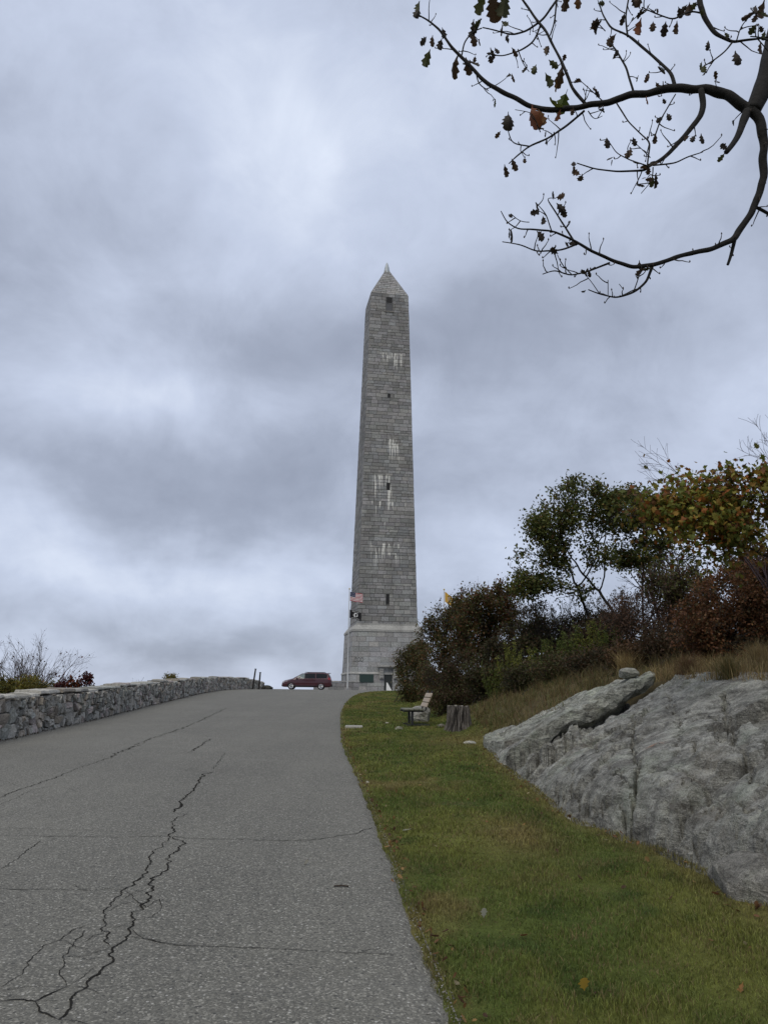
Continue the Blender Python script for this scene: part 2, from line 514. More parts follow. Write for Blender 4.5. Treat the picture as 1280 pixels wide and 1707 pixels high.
def terrain(x, y):
    x = np.asarray(x, float); y = np.asarray(y, float)
    z = rise(np.maximum(y, -40))
    # bank on the east side
    x0 = np.interp(y, [0, 6, 18, 30, 45, 60], [3.0, 2.4, 1.9, 1.5, 1.3, 3.0])
    d = np.maximum(x - x0, 0)
    amp = np.interp(y, [-20, 0, 40, 60, 80], [2.4, 3.3, 3.3, 1.6, .1])
    z = z + amp * (1 - np.exp(-d * d / (d + .5) / 5.0))
    z = z + .03 * np.clip(x - edge_x(y), 0, 2.5)
    # rock footprint keeps the soil below the stone
    f = foot_x(y)
    z = z - .55 * sm(.0, .35, x - f) * sm(3.0, 2.3, x - f) * sm(17.4, 15.5, y) * sm(3.6, 5.0, y)
    # falls away behind the wall, behind the summit and to the east
    dl = np.maximum(wall_x(y) - .9 - x, 0)
    z = z - 16 * (1 - np.exp(-dl * dl / (dl + 2) / 34))
    z = z - 22 * (1 - np.exp(-np.maximum(y - 135, 0) / 90)) - 12 * (1 - np.exp(-np.maximum(x - 60, 0) / 90))
    z = z - 14 * (1 - np.exp(-np.maximum(-y - 30, 0) / 90))
    r = np.hypot(x, y)
    P = xyz(x / 420.0, y / 420.0, .3)
    z = z + sm(250, 900, r) * (fbm(P, 4).reshape(z.shape) * 26 - 16)
    return z


def tz(x, y): return float(terrain(np.array([x]), np.array([y]))[0])


def hit(px, py, fz=tz, z0=2.0, z1=90.0):
    """World point where a photo pixel's ray meets a height function."""
    d = ray(px, py); s, p = z0, None
    while s < z1:
        q = np.array([0, 0, EYE]) + d * s
        if q[2] <= fz(q[0], q[1]):
            break
        s *= 1.012
    lo, hi_ = s / 1.012, s
    for _ in range(18):
        mid = (lo + hi_) / 2; q = np.array([0, 0, EYE]) + d * mid
        if q[2] <= fz(q[0], q[1]): hi_ = mid
        else: lo = mid
    return np.array([0, 0, EYE]) + d * hi_


def lawn_tone(x, y):
    """Grass colour of a spot: green, mossy, or dried tan."""
    a = fbm(xyz(np.asarray(x) * .9, np.asarray(y) * .45, 4.0), 4)
    b = fbm(xyz(np.asarray(x) * 2.6, np.asarray(y) * 1.7, 9.0), 3)
    c = fbm(xyz(np.asarray(x) * .5 + 20, np.asarray(y) * .3, 2.0), 2)
    g = np.array([.092, .122, .028]); l = np.array([.150, .160, .040]); t = np.array([.205, .165, .065]); k = np.array([.044, .075, .018])
    f = sm(-.25, .3, a)[:, None]; col = g * (1 - f) + l * f
    f = (sm(.05, .4, b) * .75)[:, None]; col = col * (1 - f) + k * f
    x = np.asarray(x, float).ravel(); y = np.asarray(y, float).ravel()
    dry = sm(.12, .46, c + .55 * b) * .75
    dry = np.maximum(dry, .9 * np.exp(-((x - 1.35) / .35) ** 2 - ((y - 8.0) / .9) ** 2))           # dried patch before the rock
    dry = np.maximum(dry, .75 * np.exp(-((x - 1.9) / .9) ** 2 - ((y - 17.6) / 1.6) ** 2))          # leaf-strewn patch by the stump
    dry = np.maximum(dry, (.15 + .5 * sm(-.1, .35, b)) * np.exp(-((x - edge_x(y)) / .09) ** 2))                              # worn verge at the asphalt
    dry = np.maximum(dry, .6 * np.exp(-((x - foot_x(y) + .05) / .22) ** 2) * (y < 18))
    f = dry[:, None]
    return col * (1 - f) + t * f


# ------------------------------------------------------------------ ground sheet and road
def axis(lo, hi, step, far_lo, far_hi, g=1.13):
    core = list(np.arange(lo, hi + 1e-6, step)); s = step; a = []; v = lo
    while v > far_lo:
        s *= g; v -= s; a.append(v)
    s = step; v = hi; b = []
    while v < far_hi:
        s *= g; v += s; b.append(v)
    return np.array(a[::-1] + core + b)


def grid_faces(nu, nv):
    i = np.arange(nu - 1)[:, None] * nv + np.arange(nv - 1)[None]
    i = i.ravel()
    return np.stack([i, i + nv, i + nv + 1, i + 1], 1)


gx = axis(-13, 10, .2, -4000, 4000); gy = axis(1, 26, .2, -3000, 6000, 1.07)
GX, GY = np.meshgrid(gx, gy, indexing='ij')
GZ = terrain(GX, GY)
on_road = sm(0, -.25, GX - edge_x(GY)) * sm(0, .2, GX - wall_x(GY)) * sm(118, 110, GY)
GZ = GZ - .07 * on_road
bank = sm(.0, 1.2, GX - np.interp(GY, [0, 6, 18, 30, 45], [3.0, 2.4, 2.0, 1.5, 1.3])) * (GX > 0) * sm(62, 45, GY)
GZ = GZ + (bank * fbm(xyz(GX * 1.3, GY * 1.3, 1), 4).reshape(GX.shape) * .12) + .012 * fbm(xyz(GX * 3, GY * 3, 6), 3).reshape(GX.shape)
gc = lawn_tone(GX, GY) * .75
litter = np.array([.085, .062, .036]); far_c = np.array([.050, .042, .028])
f = (bank.ravel() * .85)[:, None]; gc = gc * (1 - f) + litter * f
f = (sm(0, -1.5, GX - wall_x(GY)).ravel())[:, None]; gc = gc * (1 - f) + np.array([.07, .062, .03]) * f
f = sm(150, 500, np.hypot(GX, GY)).ravel()[:, None]; gc = gc * (1 - f) + far_c * f
tag(obj('ground', np.stack([GX.ravel(), GY.ravel(), GZ.ravel()], 1), grid_faces(len(gx), len(gy)), M_GROUND, col=gc, smooth=True), kind='structure')

ry = np.concatenate([np.arange(-3, 12, .05), np.arange(12, 30, .12), np.arange(30, 62, .4), np.arange(62, 116, 1.5)])
ru = np.concatenate([np.linspace(0, .06, 6), np.linspace(.1, .95, 24), np.linspace(.97, 1, 6)])
rag = .05 * fbm(xyz(ry * 1.6, 0 * ry, 3.3), 3) + .035 * fbm(xyz(ry * 9, 0 * ry, 8.3), 3)
xl = wall_x(np.minimum(ry, 69)) + .05 + np.where(ry > 69, -(ry - 69) * .8, 0); xr = edge_x(ry) + rag
RX = xl[:, None] * (1 - ru)[None] + xr[:, None] * ru[None]
RYY = np.repeat(ry[:, None], len(ru), 1)
RZ = terrain(np.clip(RX, wall_x(RYY) + .1, None), RYY) - .03 * np.clip(RX - edge_x(RYY), 0, 2.5) + .012
RZ = rise(RYY) + .012 - .035 * sm(.985, 1.0, ru)[None]
RZ = RZ + .012 * fbm(xyz(RX * .7, RYY * .7, 5), 3).reshape(RX.shape)
road = tag(obj('road', np.stack([RX.ravel(), RYY.ravel(), RZ.ravel()], 1), grid_faces(len(ry), len(ru))[:, ::-1].copy(), M_ASPHALT, smooth=True), kind='structure')


def road_z(x, y):
    x = np.atleast_1d(np.asarray(x, float)); y = np.atleast_1d(np.asarray(y, float))
    return rise(y) + .012 + .012 * fbm(xyz(x * .7, y * .7, 5), 3)


def road_pt(px, py):
    return hit(px, py, lambda x, y: float(rise(np.array(y))) + .012)


M_CRACK, _t = new_mat('open_crack')
finish(_t, _t.mix(_t.noise(_t.n('ShaderNodeTexCoord').outputs['Object'], 30, 4, .6).outputs['Fac'], (.012, .012, .012), (.035, .033, .030)), 1.0, spec=0.0)


def crack(zpts, wid, jag=.05, seed=0):
    """A jagged crack in the asphalt traced in the photo (coordinates of an enlarged crop)."""
    P = np.array([road_pt(zx * .594, 1140 + zy * .594)[:2] for zx, zy in zpts])
    L = np.concatenate([[0], np.cumsum(np.linalg.norm(np.diff(P, axis=0), axis=1))])
    n = max(8, int(L[-1] / .02))
    s = np.linspace(0, L[-1], n)
    X = np.interp(s, L, P[:, 0]); Y = np.interp(s, L, P[:, 1])
    T = np.stack([np.gradient(X), np.gradient(Y)], 1); T /= np.linalg.norm(T, axis=1)[:, None] + 1e-9
    N = np.stack([-T[:, 1], T[:, 0]], 1)
    wid = wid * .72; j = jag * .92 * fbm(xyz(s * 4.5, 0 * s + seed, 1.7), 5, .68)
    env = np.minimum(1, np.minimum(s, L[-1] - s) / .15)
    X, Y = X + N[:, 0] * j * env * 1.4, Y + N[:, 1] * j * env * 1.4
    wd = wid * (.55 + .75 * np.abs(fbm(xyz(s * 7, 0 * s + seed, 4.2), 3)) * 2) * np.minimum(1, np.minimum(s, L[-1] - s) / .15 + .4)
    wd = wd * (.75 + .5 * sm(-.3, .3, fbm(xyz(s * 1.1, 0 * s + seed, 8.2), 2)))
    A = np.stack([X + N[:, 0] * wd, Y + N[:, 1] * wd], 1); B = np.stack([X - N[:, 0] * wd, Y - N[:, 1] * wd], 1)
    V = np.concatenate([np.column_stack([A, road_z(A[:, 0], A[:, 1]) + .004]), np.column_stack([B, road_z(B[:, 0], B[:, 1]) + .004])])
    i = np.arange(n - 1)
    return obj('crack', V, np.stack([i + n, i + n + 1, i + 1, i], 1), M_CRACK, road)


CR = [([(165, 945), (235, 865), (310, 770), (315, 735), (370, 710), (372, 650), (410, 610), (430, 560), (480, 490), (515, 440), (480, 428), (490, 380), (525, 365)], .011, .09),
      ([(490, 360), (510, 330), (550, 290), (570, 255), (600, 248)], .017, .09), ([(600, 240), (630, 195)], .008, .08), ([(535, 190), (592, 155)], .020, .12),
      ([(310, 735), (275, 690), (285, 655), (315, 605), (350, 580), (400, 545), (425, 490), (440, 460), (480, 430)], .008, .08),
      ([(370, 710), (450, 725), (520, 735), (700, 740), (850, 748), (1000, 758), (1110, 760)], .005, .04),
      ([(0, 425), (150, 428), (300, 430), (480, 428), (520, 435), (650, 437), (800, 440), (900, 435), (1000, 420), (1045, 403)], .006, .05),
      ([(0, 405), (120, 408), (230, 412), (400, 416)], .004, .05), ([(0, 890), (60, 885), (100, 890), (140, 870), (190, 850)], .008, .05),
      ([(100, 890), (110, 920), (165, 945)], .008, .05), ([(5, 850), (60, 810), (90, 770), (140, 730), (200, 690), (240, 680)], .004, .05),
      ([(0, 320), (80, 290), (150, 265), (210, 240), (285, 215)], .010, .08), ([(285, 215), (345, 190), (420, 155), (500, 130), (570, 100), (635, 68)], .016, .14),
      ([(0, 340), (90, 300), (160, 285)], .005, .06), ([(0, 525), (50, 490), (115, 440)], .006, .05), ([(0, 575), (150, 578), (250, 580), (330, 572)], .005, .05),
      ([(350, 580), (380, 610), (410, 630), (450, 605), (455, 630), (430, 655), (380, 665)], .004, .04), ([(190, 850), (165, 810), (190, 760), (210, 720), (240, 690)], .004, .05),
      ([(190, 850), (250, 815), (300, 775)], .003, .04), ([(275, 690), (340, 680), (370, 670)], .004, .03), ([(240, 760), (290, 750), (312, 738)], .005, .03),
      ([(0, 862), (70, 850), (160, 845)], .003, .03), ([(340, 610), (370, 590), (420, 575)], .003, .03), ([(300, 640), (345, 618), (385, 612)], .003, .03),
      ([(515, 240), (560, 246), (660, 250)], .005, .05), ([(560, 285), (640, 282), (700, 285)], .004, .04), ([(500, 195), (600, 192), (680, 194)], .006, .05),
      ([(310, 555), (325, 540), (332, 528)], .003, .03), ([(240, 725), (265, 705), (305, 700)], .004, .03)]
for i, (p, wd, jg) in enumerate(CR):
    crack(p, wd, jg, i * 3.7)
    if wd > .0045:
        for q in range(2 if wd < .009 else 4):
            a_ = p[RNG.integers(0, len(p))]; b_ = p[RNG.integers(0, len(p))]
            m0 = (a_[0] + RNG.uniform(-6, 6), a_[1] + RNG.uniform(-6, 6)); dr_ = RNG.uniform(18, 70) * (a_[1] + 120) / 900
            th_ = RNG.uniform(-.5, .5) + (math.pi if RNG.random() < .5 else 0)
            crack([m0, (m0[0] + dr_ * math.cos(th_), m0[1] + dr_ * .6 * math.sin(th_)), (m0[0] + 1.9 * dr_ * math.cos(th_ + .25), m0[1] + 1.2 * dr_ * math.sin(th_ + .25))], .003, .05, i * 5.1 + q)

# ------------------------------------------------------------------ lawn: mown blades
def blades(name, X, Y, Z, H, W, col, lean=.6, mat=None):
    n = len(X); a = RNG.uniform(0, 2 * math.pi, n); ca, sa = np.cos(a), np.sin(a)
    b = RNG.uniform(0, 2 * math.pi, n); l = np.abs(RNG.normal(0, lean, n)) * H
    lx, ly = np.cos(b) * l, np.sin(b) * l
    P = np.stack([X, Y, Z], 1); s = np.stack([ca * W / 2, sa * W / 2, 0 * W], 1)
    m1 = P + np.stack([lx * .35, ly * .35, H * .6], 1); tip = P + np.stack([lx, ly, H * np.clip(1 - .15 * (l / H) ** 2, .4, 1)], 1)
    V = np.stack([P - s, P + s, m1 + s * .8, m1 - s * .8, tip], 1).reshape(-1, 3)
    i = np.arange(n) * 5
    F = np.concatenate([np.stack([i, i + 1, i + 2], 1), np.stack([i, i + 2, i + 3], 1), np.stack([i + 3, i + 2, i + 4], 1)])
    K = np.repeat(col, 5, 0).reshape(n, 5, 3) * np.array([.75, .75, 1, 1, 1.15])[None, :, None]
    return obj(name, V, F, mat or M_BLADE, col=K.reshape(-1, 3))


gxs, gys, ghs, gws = [], [], [], []
for (y0, y1, dens, hh, ww) in ((3.0, 5.0, 10500, .042, .0038), (5, 7.5, 7200, .042, .0048), (7.5, 12, 4200, .045, .0075), (12, 20, 1900, .05, .012), (20, 34, 700, .055, .02), (34, 62, 260, .06, .035)):
    x0, x1 = -1.8, 3.1
    n = int(dens * (y1 - y0) * (x1 - x0))
    X = RNG.uniform(x0, x1, n); Y = RNG.uniform(y0, y1, n)
    far_r = np.where(Y < 18, foot_x(Y) + .12, np.where(Y < 30, 3.0, np.interp(Y, [30, 62], [2.0, 1.8])))
    ok = (X > edge_x(Y) - .05 + .06 * fbm(xyz(X * 3, Y * 3, 2), 2)) & (X < far_r) & (np.abs(X) < .53 * Y + .3)
    thin = fbm(xyz(X * 2.2, Y * 2.2, 7), 3)
    ok &= RNG.random(n) < np.clip(.85 + thin * 1.2, .25, 1) * (1 - .6 * sm(.25, -.05, foot_x(Y) - X) * (Y < 18))
    gxs.append(X[ok]); gys.append(Y[ok]); k = ok.sum()
    tuft = 1 + 1.1 * np.clip(fbm(xyz(X[ok] * 1.6, Y[ok] * 1.6, 12), 3), -.5, 1)
    ghs.append(hh * .8 * RNG.uniform(.4, 1.3, k) * tuft); gws.append(np.full(k, ww) * RNG.uniform(.7, 1.3, k))
X, Y, H, W = map(np.concatenate, (gxs, gys, ghs, gws))
col = lawn_tone(X, Y) * RNG.uniform(.45, 1.75, (len(X), 1))
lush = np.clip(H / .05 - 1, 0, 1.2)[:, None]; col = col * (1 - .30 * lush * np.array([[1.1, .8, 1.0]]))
straw = RNG.random(len(X)) < .12 + .25 * (fbm(xyz(X * 2.4, Y * 2.4, 41), 2) > .22)
col[straw] = np.array([.19, .15, .07]) * RNG.uniform(.6, 1.3, (straw.sum(), 1))
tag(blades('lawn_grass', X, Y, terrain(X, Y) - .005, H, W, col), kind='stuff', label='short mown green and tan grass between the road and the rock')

# ------------------------------------------------------------------ leaf shapes and foliage scatter
KITE = (np.array([(0, 0, 0), (.32, .5, .06), (0, 1, 0), (-.32, .5, .06)], float), np.array([(0, 1, 2), (0, 2, 3)]))


def lobed(stations):
    V, F = [], []
    for i, (t, wd) in enumerate(stations):
        V += [(-wd, t, .10 * wd + .12 * t * t), (0, t, -.05 + .12 * t * t), (wd, t, .10 * wd + .12 * t * t)]
        if i:
            a, b = (i - 1) * 3, i * 3
            F += [(a, a + 1, b + 1, b), (a + 1, a + 2, b + 2, b + 1)]
    return np.array(V, float), F


OAK = lobed([(-.22, .012), (0, .02), (.08, .14), (.17, .30), (.26, .20), (.38, .46), (.50, .30), (.62, .50), (.73, .30), (.84, .34), (.94, .20), (1.0, .03)])
OAKS = lobed([(-.15, .02), (.05, .08), (.25, .34), (.38, .22), (.58, .46), (.72, .26), (.88, .28), (1.0, .02)])


MAPLE = (np.array([(0, -.25, 0), (.03, 0, 0), (.34, .02, .05), (.24, .20, .03), (.56, .42, .10), (.30, .46, .04), (.24, .62, .05), (.0, 1.0, .08), (-.24, .62, .05), (-.30, .46, .04), (-.56, .42, .10), (-.24, .20, .03), (-.34, .02, .05), (-.03, 0, 0), (0, .35, -.03)], float),
         [(0, 1, 13), (14, 13, 1), (14, 1, 2), (14, 2, 3), (14, 3, 4), (14, 4, 5), (14, 5, 6), (14, 6, 7), (14, 7, 8), (14, 8, 9), (14, 9, 10), (14, 10, 11), (14, 11, 12), (14, 12, 13)])


def tri(F):
    out = []
    for f in F:
        for k in range(1, len(f) - 1):
            out.append((f[0], f[k], f[k + 1]))
    return np.array(out)


def scatter(P, size, cols, tmpl=KITE, up=0.25, droop=0.3):
    """Arrays of leaf geometry: P (n,3) stems, size (n,), cols (n,3)."""
    n = len(P); TV, TF = tmpl; TF = tri(TF)
    d = RNG.normal(size=(n, 3)); d[:, 2] -= droop; d /= np.linalg.norm(d, axis=1)[:, None]
    nn = RNG.normal(size=(n, 3)); nn[:, 2] += up * 3
    s = np.cross(d, nn); s /= np.linalg.norm(s, axis=1)[:, None] + 1e-9
    nn = np.cross(s, d)
    cu = RNG.uniform(.2, 2.5, n)[:, None, None]
    V = P[:, None] + size[:, None, None] * (TV[None, :, 0:1] * s[:, None] + TV[None, :, 1:2] * d[:, None] + cu * TV[None, :, 2:3] * nn[:, None])
    F = (TF[None] + (np.arange(n) * len(TV))[:, None, None]).reshape(-1, 3)
    return V.reshape(-1, 3), F, np.repeat(cols, len(TV), 0)


def pick(pal, n, var=.3):
    w_ = np.array([p[1] for p in pal], float); c = np.array([p[0] for p in pal], float)
    i = RNG.choice(len(pal), n, p=w_ / w_.sum())
    return c[i] * RNG.uniform(1 - var, 1 + var, (n, 1))


def grow(att, base, trunk=0.5, step=.15, kill=.25, infl=9.0, lean=(0, 0, 1), jit=.25, maxit=140, start=None):
    """Branch skeleton reaching for a cloud of points. Returns nodes, parents."""
    N = [np.array(base, float)]; par = [-1]
    dv = np.array(lean, float); dv /= np.linalg.norm(dv)
    for i in range(max(1, int(trunk / step))):
        N.append(N[-1] + step * (dv + RNG.normal(0, .10, 3))); par.append(len(N) - 2)
    A = np.array(att, float); Na = np.array(N)
    dd = np.linalg.norm(A[:, None] - Na[None], axis=2); near = dd.argmin(1); dist = dd.min(1)
    for it in range(maxit):
        ok = dist < infl
        if not ok.any(): break
        dirs = A[ok] - np.array(N)[near[ok]]; dirs /= np.linalg.norm(dirs, axis=1)[:, None] + 1e-9
        acc = {}
        for k, dvec in zip(near[ok], dirs):
            acc.setdefault(int(k), []).append(dvec)
        b = len(N)
        for k, vv in acc.items():
            g = np.mean(vv, 0) + RNG.normal(0, jit, 3); g /= np.linalg.norm(g) + 1e-9
            N.append(N[k] + g * step); par.append(k)
        new = np.array(N[b:])
        d2 = np.linalg.norm(A[:, None] - new[None], axis=2)
        m2 = d2.min(1); upd = m2 < dist
        near[upd] = d2.argmin(1)[upd] + b; dist = np.minimum(dist, m2)
        keep = dist > kill
        A, near, dist = A[keep], near[keep], dist[keep]
        if len(A) == 0 or len(N) > 6000: break
    return np.array(N), np.array(par)


def radii(N, par, tip=.004, p=2.3):
    r = np.zeros(len(N))
    for i in range(len(N) - 1, 0, -1):
        if r[i] == 0: r[i] = tip ** p
        r[par[i]] += r[i]
    if r[0] == 0: r[0] = tip ** p
    return r ** (1 / p)


def frusta(N, par, R, k=5):
    i = np.arange(1, len(N)); A, B = N[par[i]], N[i]; ra, rb = np.minimum(R[par[i]], R[i] * 1.3), R[i]
    B = B + (B - A) * .06
    T = B - A; T /= np.linalg.norm(T, axis=1)[:, None] + 1e-9
    ref = np.where(np.abs(T[:, 2:3]) < .9, np.array([[0, 0, 1.0]]), np.array([[1.0, 0, 0]]))
    u = np.cross(T, ref); u /= np.linalg.norm(u, axis=1)[:, None] + 1e-9; v = np.cross(T, u)
    a = np.arange(k) * 2 * math.pi / k
    ring = np.cos(a)[None, :, None] * u[:, None] + np.sin(a)[None, :, None] * v[:, None]
    V = np.concatenate([A[:, None] + ring * ra[:, None, None], B[:, None] + ring * rb[:, None, None]], 1)
    b = (np.arange(len(i)) * 2 * k)[:, None]; j = np.arange(k)[None]; j2 = (j + 1) % k
    F = np.stack([b + j, b + j2, b + k + j2, b + k + j], 2).reshape(-1, 4)
    return V.reshape(-1, 3), F


def ellipsoids(els, n, shell=.35):
    """n points inside a set of (centre, radii) ellipsoids, denser towards the outside."""
    vol = np.array([e[1][0] * e[1][1] * e[1][2] for e in els]) ** .8; out = []
    for e, k in zip(els, (n * vol / vol.sum()).astype(int) + 1):
        d = RNG.normal(size=(k, 3)); d /= np.linalg.norm(d, axis=1)[:, None]
        out.append(np.array(e[0]) + d * np.array(e[1]) * (RNG.random((k, 1)) ** shell))
    return np.concatenate(out)


def woody(name, label, cat, base, els, natt, nleaf, pal, leaf=.07, stems=1, trunk=.4, step=.15, kill=.25, tip=.004, bark=(.035, .03, .026),
          tmpl=KITE, group=None, spread=.1, lean=(0, 0, 1), fol='crown', droop=.3, jit=.25, clump=.55, wood='trunk', stemw=.25, crown_min=0.0, pexp=2.3):
    """A tree or shrub: branch skeleton (one part) and its leaves (one part). World coordinates in, local parts out."""
    base = np.array(base, float); t = thing(name, base, label, cat, 0, group)
    Vs, Fs, nb = [], [], 0; tips = []; att = ellipsoids(els, natt)
    which = RNG.integers(0, stems, len(att)) if stems > 1 else np.zeros(len(att), int)
    for s in range(stems):
        b = base + np.array([RNG.normal(0, stemw), RNG.normal(0, stemw), -.12]) * (1 if stems > 1 else (0, 0, 1))
        if stems > 1: b[2] = tz(b[0], b[1]) - .1
        a = att[which == s]
        if len(a) < 3: continue
        ln = np.array(lean, float) + (RNG.normal(0, .35, 3) * (1, 1, 0) if stems > 1 else 0)
        N, par = grow(a, b, trunk, step, kill, jit=jit, lean=ln)
        R = radii(N, par, tip, pexp)
        V, F = frusta(N, par, R); Vs.append(V); Fs.append(F + nb); nb += len(V)
        thin_ = R < tip * 2.6
        tips.append(N[thin_])
    V = np.concatenate(Vs) - base
    obj(wood, V, np.concatenate(Fs), M_BARK, t, col=np.tile(np.array(bark), (len(V), 1)), smooth=True)
    tips = np.concatenate(tips)
    if crown_min: tips = tips[tips[:, 2] > crown_min]
    if nleaf and len(tips):
        w_ = np.clip(.5 + clump * 2.2 * pnoise(tips * 1.4 + 31), .04, None); w_ /= w_.sum()
        i = RNG.choice(len(tips), nleaf, p=w_)
        P = tips[i] + RNG.normal(0, spread, (nleaf, 3))
        tone = 1 + .45 * pnoise(P * 1.1 + 5)
        cols = pick(pal, nleaf) * tone[:, None]
        # neighbouring sprays turn colour together
        LV, LF, LK = scatter(P - base, leaf * RNG.uniform(.6, 1.35, nleaf), cols, tmpl, droop=droop)
        obj(fol, LV, LF, M_LEAF, t, col=LK)
    return t

# ------------------------------------------------------------------ monument
M_DARK = flat_mat('dark_opening', (.012, .012, .013), .7)
M_MORTAR = flat_mat('mortar', (.075, .073, .068), .95, nscale=12)
mon = thing('monument', (0, 111, 1.5), 'tall grey granite obelisk with pointed top on a stepped square base', 'obelisk', D2R(9.5))
SH0, SH1, W0, W1 = 8.97, 59.5, 4.18, 2.90


def half_shaft(z): return W0 + (W1 - W0) * (z - SH0) / (SH1 - SH0)
def half_plinth(z): return 5.05 - .034 * (z - 2.3)
def half_pyr(z): return W1 * (65.6 - z) / (65.6 - SH1) + .02


def face_stone(u0, u1, z0, z1, half, k, prot, gap, bev, tone):
    """One ashlar block of side k: (V, F, colour)."""
    def P(u, z, d):
        p = (u, -(half(z) + d))
        for _ in range(k): p = (p[1], -p[0]) if False else (-p[1], p[0])
        return (p[0], p[1], z)
    a0, a1, b0, b1 = u0 + gap, u1 - gap, z0 + gap, z1 - gap
    V = [P(a0, b0, -.10), P(a1, b0, -.10), P(a1, b1, -.10), P(a0, b1, -.10),
         P(a0 + bev, b0 + bev, prot[0]), P(a1 - bev, b0 + bev, prot[1]), P(a1 - bev, b1 - bev, prot[2]), P(a0 + bev, b1 - bev, prot[3])]
    F = [(4, 5, 6, 7), (0, 1, 5, 4), (1, 2, 6, 5), (2, 3, 7, 6), (3, 0, 4, 7)]
    return V, F, tone


def course_blocks(z0, z1, half, wmin, wmax, off):
    h = half((z0 + z1) / 2); u = -h; out = []
    first = True
    while u < h - 1e-6:
        wd = RNG.uniform(wmin, wmax) * (.55 if first and off else 1); first = False
        v = u + wd
        if h - v < wmin * .55: v = h
        out.append((u, v)); u = v
    return out


HOLES = [(-.62, .48, 56.6, 58.9), (-.22, .18, 42.3, 43.1), (-.28, .22, 28.2, 29.05), (-.26, .20, 11.8, 12.95)]


def cut(u0, u1, z0, z1, holes):
    segs = [(u0, u1)]
    for (a, b, c, d) in holes:
        if min(z1, d) - max(z0, c) > .12:
            nxt = []
            for s0, s1 in segs:
                if b <= s0 or a >= s1: nxt.append((s0, s1)); continue
                if a - s0 > .12: nxt.append((s0, a))
                if s1 - b > .12: nxt.append((b, s1))
            segs = nxt
    return segs


def granite_tone(lo=.19, hi=.31):
    g = RNG.uniform(lo, hi); return np.array([g * RNG.uniform(.98, 1.04), g, g * RNG.uniform(.95, 1.03)])


rows = []; z = SH0
while z < SH1 - .2:
    h = RNG.uniform(.46, .68) if RNG.random() < .8 else RNG.uniform(.34, .44)
    if SH1 - z - h < .3: h = SH1 - z
    rows.append((z, z + h)); z += h
singles, mass = [], MB()
for r, (z0, z1) in enumerate(rows):
    for k in (0, 3, 1, 2):
        for (u0, u1) in course_blocks(z0, z1, half_shaft, .62, 1.75, r % 2):
            for (s0, s1) in cut(u0, u1, z0, z1, HOLES if k == 0 else []):
                pr = RNG.uniform(.010, .035) + RNG.uniform(0, .022, 4)
                st = face_stone(s0, s1, z0, z1, half_shaft, k, pr, .012, .014, granite_tone(.185, .31))
                if k in (0, 3) and len(singles) < 298: singles.append(st)
                else: mass.add(*st)
for V, F, c in singles:
    obj('stone', V, F, M_GRANITE, mon, col=c)
tag(mass.build('upper_stonework', M_GRANITE, mon), kind='stuff')
core = MB()
def ring(h, z): return [(-h, -h, z), (h, -h, z), (h, h, z), (-h, h, z)]
def stack(rg, col, F_cap=True):
    V = [p for q in rg for p in q]; n = len(rg)
    F = [(i * 4 + j, i * 4 + (j + 1) % 4, i * 4 + 4 + (j + 1) % 4, i * 4 + 4 + j) for i in range(n - 1) for j in range(4)]
    F += [(3, 2, 1, 0), tuple((n - 1) * 4 + j for j in range(4))]
    return V, F, col
core.add(*stack([ring(5.0, -.6), ring(5.0, 2.2), ring(4.78, 7.8), ring(W0 - .05, 8.9), ring(W1 - .05, SH1), ring(.05, 65.3)], (.1, .1, .1)))
core.build('core', M_MORTAR, mon)
pyr = MB(); z = SH1
prow = []
while z < 64.9:
    h = min(.42, 65.0 - z); prow.append((z, z + h)); z += h
for r, (z0, z1) in enumerate(prow):
    for k in range(4):
        for (u0, u1) in course_blocks(z0, z1, half_pyr, .7, 1.5, r % 2):
            pyr.add(*face_stone(u0, u1, z0, z1, half_pyr, k, RNG.uniform(.015, .03) + RNG.uniform(0, .01, 4), .014, .02, granite_tone(.23, .33)))
tag(pyr.build('pyramidion', M_GRANITE, mon), kind='stuff')
cap = MB().lathe([(.52, 64.6), (.46, 65.1), (.36, 65.7), (.24, 66.1), (.15, 66.4), (.07, 66.55), (.02, 66.6)], 8, 2, (.38, .42, .45))
cap.build('finial', M_METAL, mon)
# plinth: base course, battered wall, sloped cap course
blocks = []
for (z0, z1, hf, wmin, wmax) in [(-.35, .55, lambda z: 5.14, 1.3, 2.0), (.55, 1.1, lambda z: 5.14, 1.3, 2.2), (1.1, 2.1, lambda z: 5.14, 1.3, 2.2)] + \
        [(2.42 + i * .676, 2.42 + (i + 1) * .676, half_plinth, 1.05, 1.75) for i in range(8)]:
    for k in (0, 3, 1, 2):
        for i, (u0, u1) in enumerate(course_blocks(z0, z1, hf, wmin, wmax, int(z0 * 3) % 2)):
            hl = [(-.55, .55, -1, 2.35)] if k == 0 else []
            for s0, s1 in cut(u0, u1, z0, z1, hl):
                blocks.append((k, face_stone(s0, s1, z0, z1, hf, k, np.full(4, RNG.uniform(.012, .016)), .009, .006, granite_tone(.25, .36))))
back = MB()
for k, (V, F, c) in blocks:
    if k in (0, 3): obj('block', V, F, M_GRANITE, mon, col=c)
    else: back.add(V, F, c)
tag(back.build('rear_blocks', M_GRANITE, mon), kind='stuff')
led = MB(); g1, g2 = (.34, .335, .32), (.33, .325, .31)
led.add(*stack([ring(5.10, 2.1), ring(5.22, 2.13), ring(5.22, 2.24), ring(5.09, 2.43), ring(5.0, 2.43)], g1))
led.build('ledge', M_GRANITE, mon)
led = MB().add(*stack([ring(4.8, 7.82), ring(4.95, 7.84), ring(4.95, 8.12), ring(4.5, 8.72), ring(4.34, 8.74), ring(4.34, 8.98), ring(4.1, 9.0)], g2))
led.build('cap_course', M_GRANITE, mon)
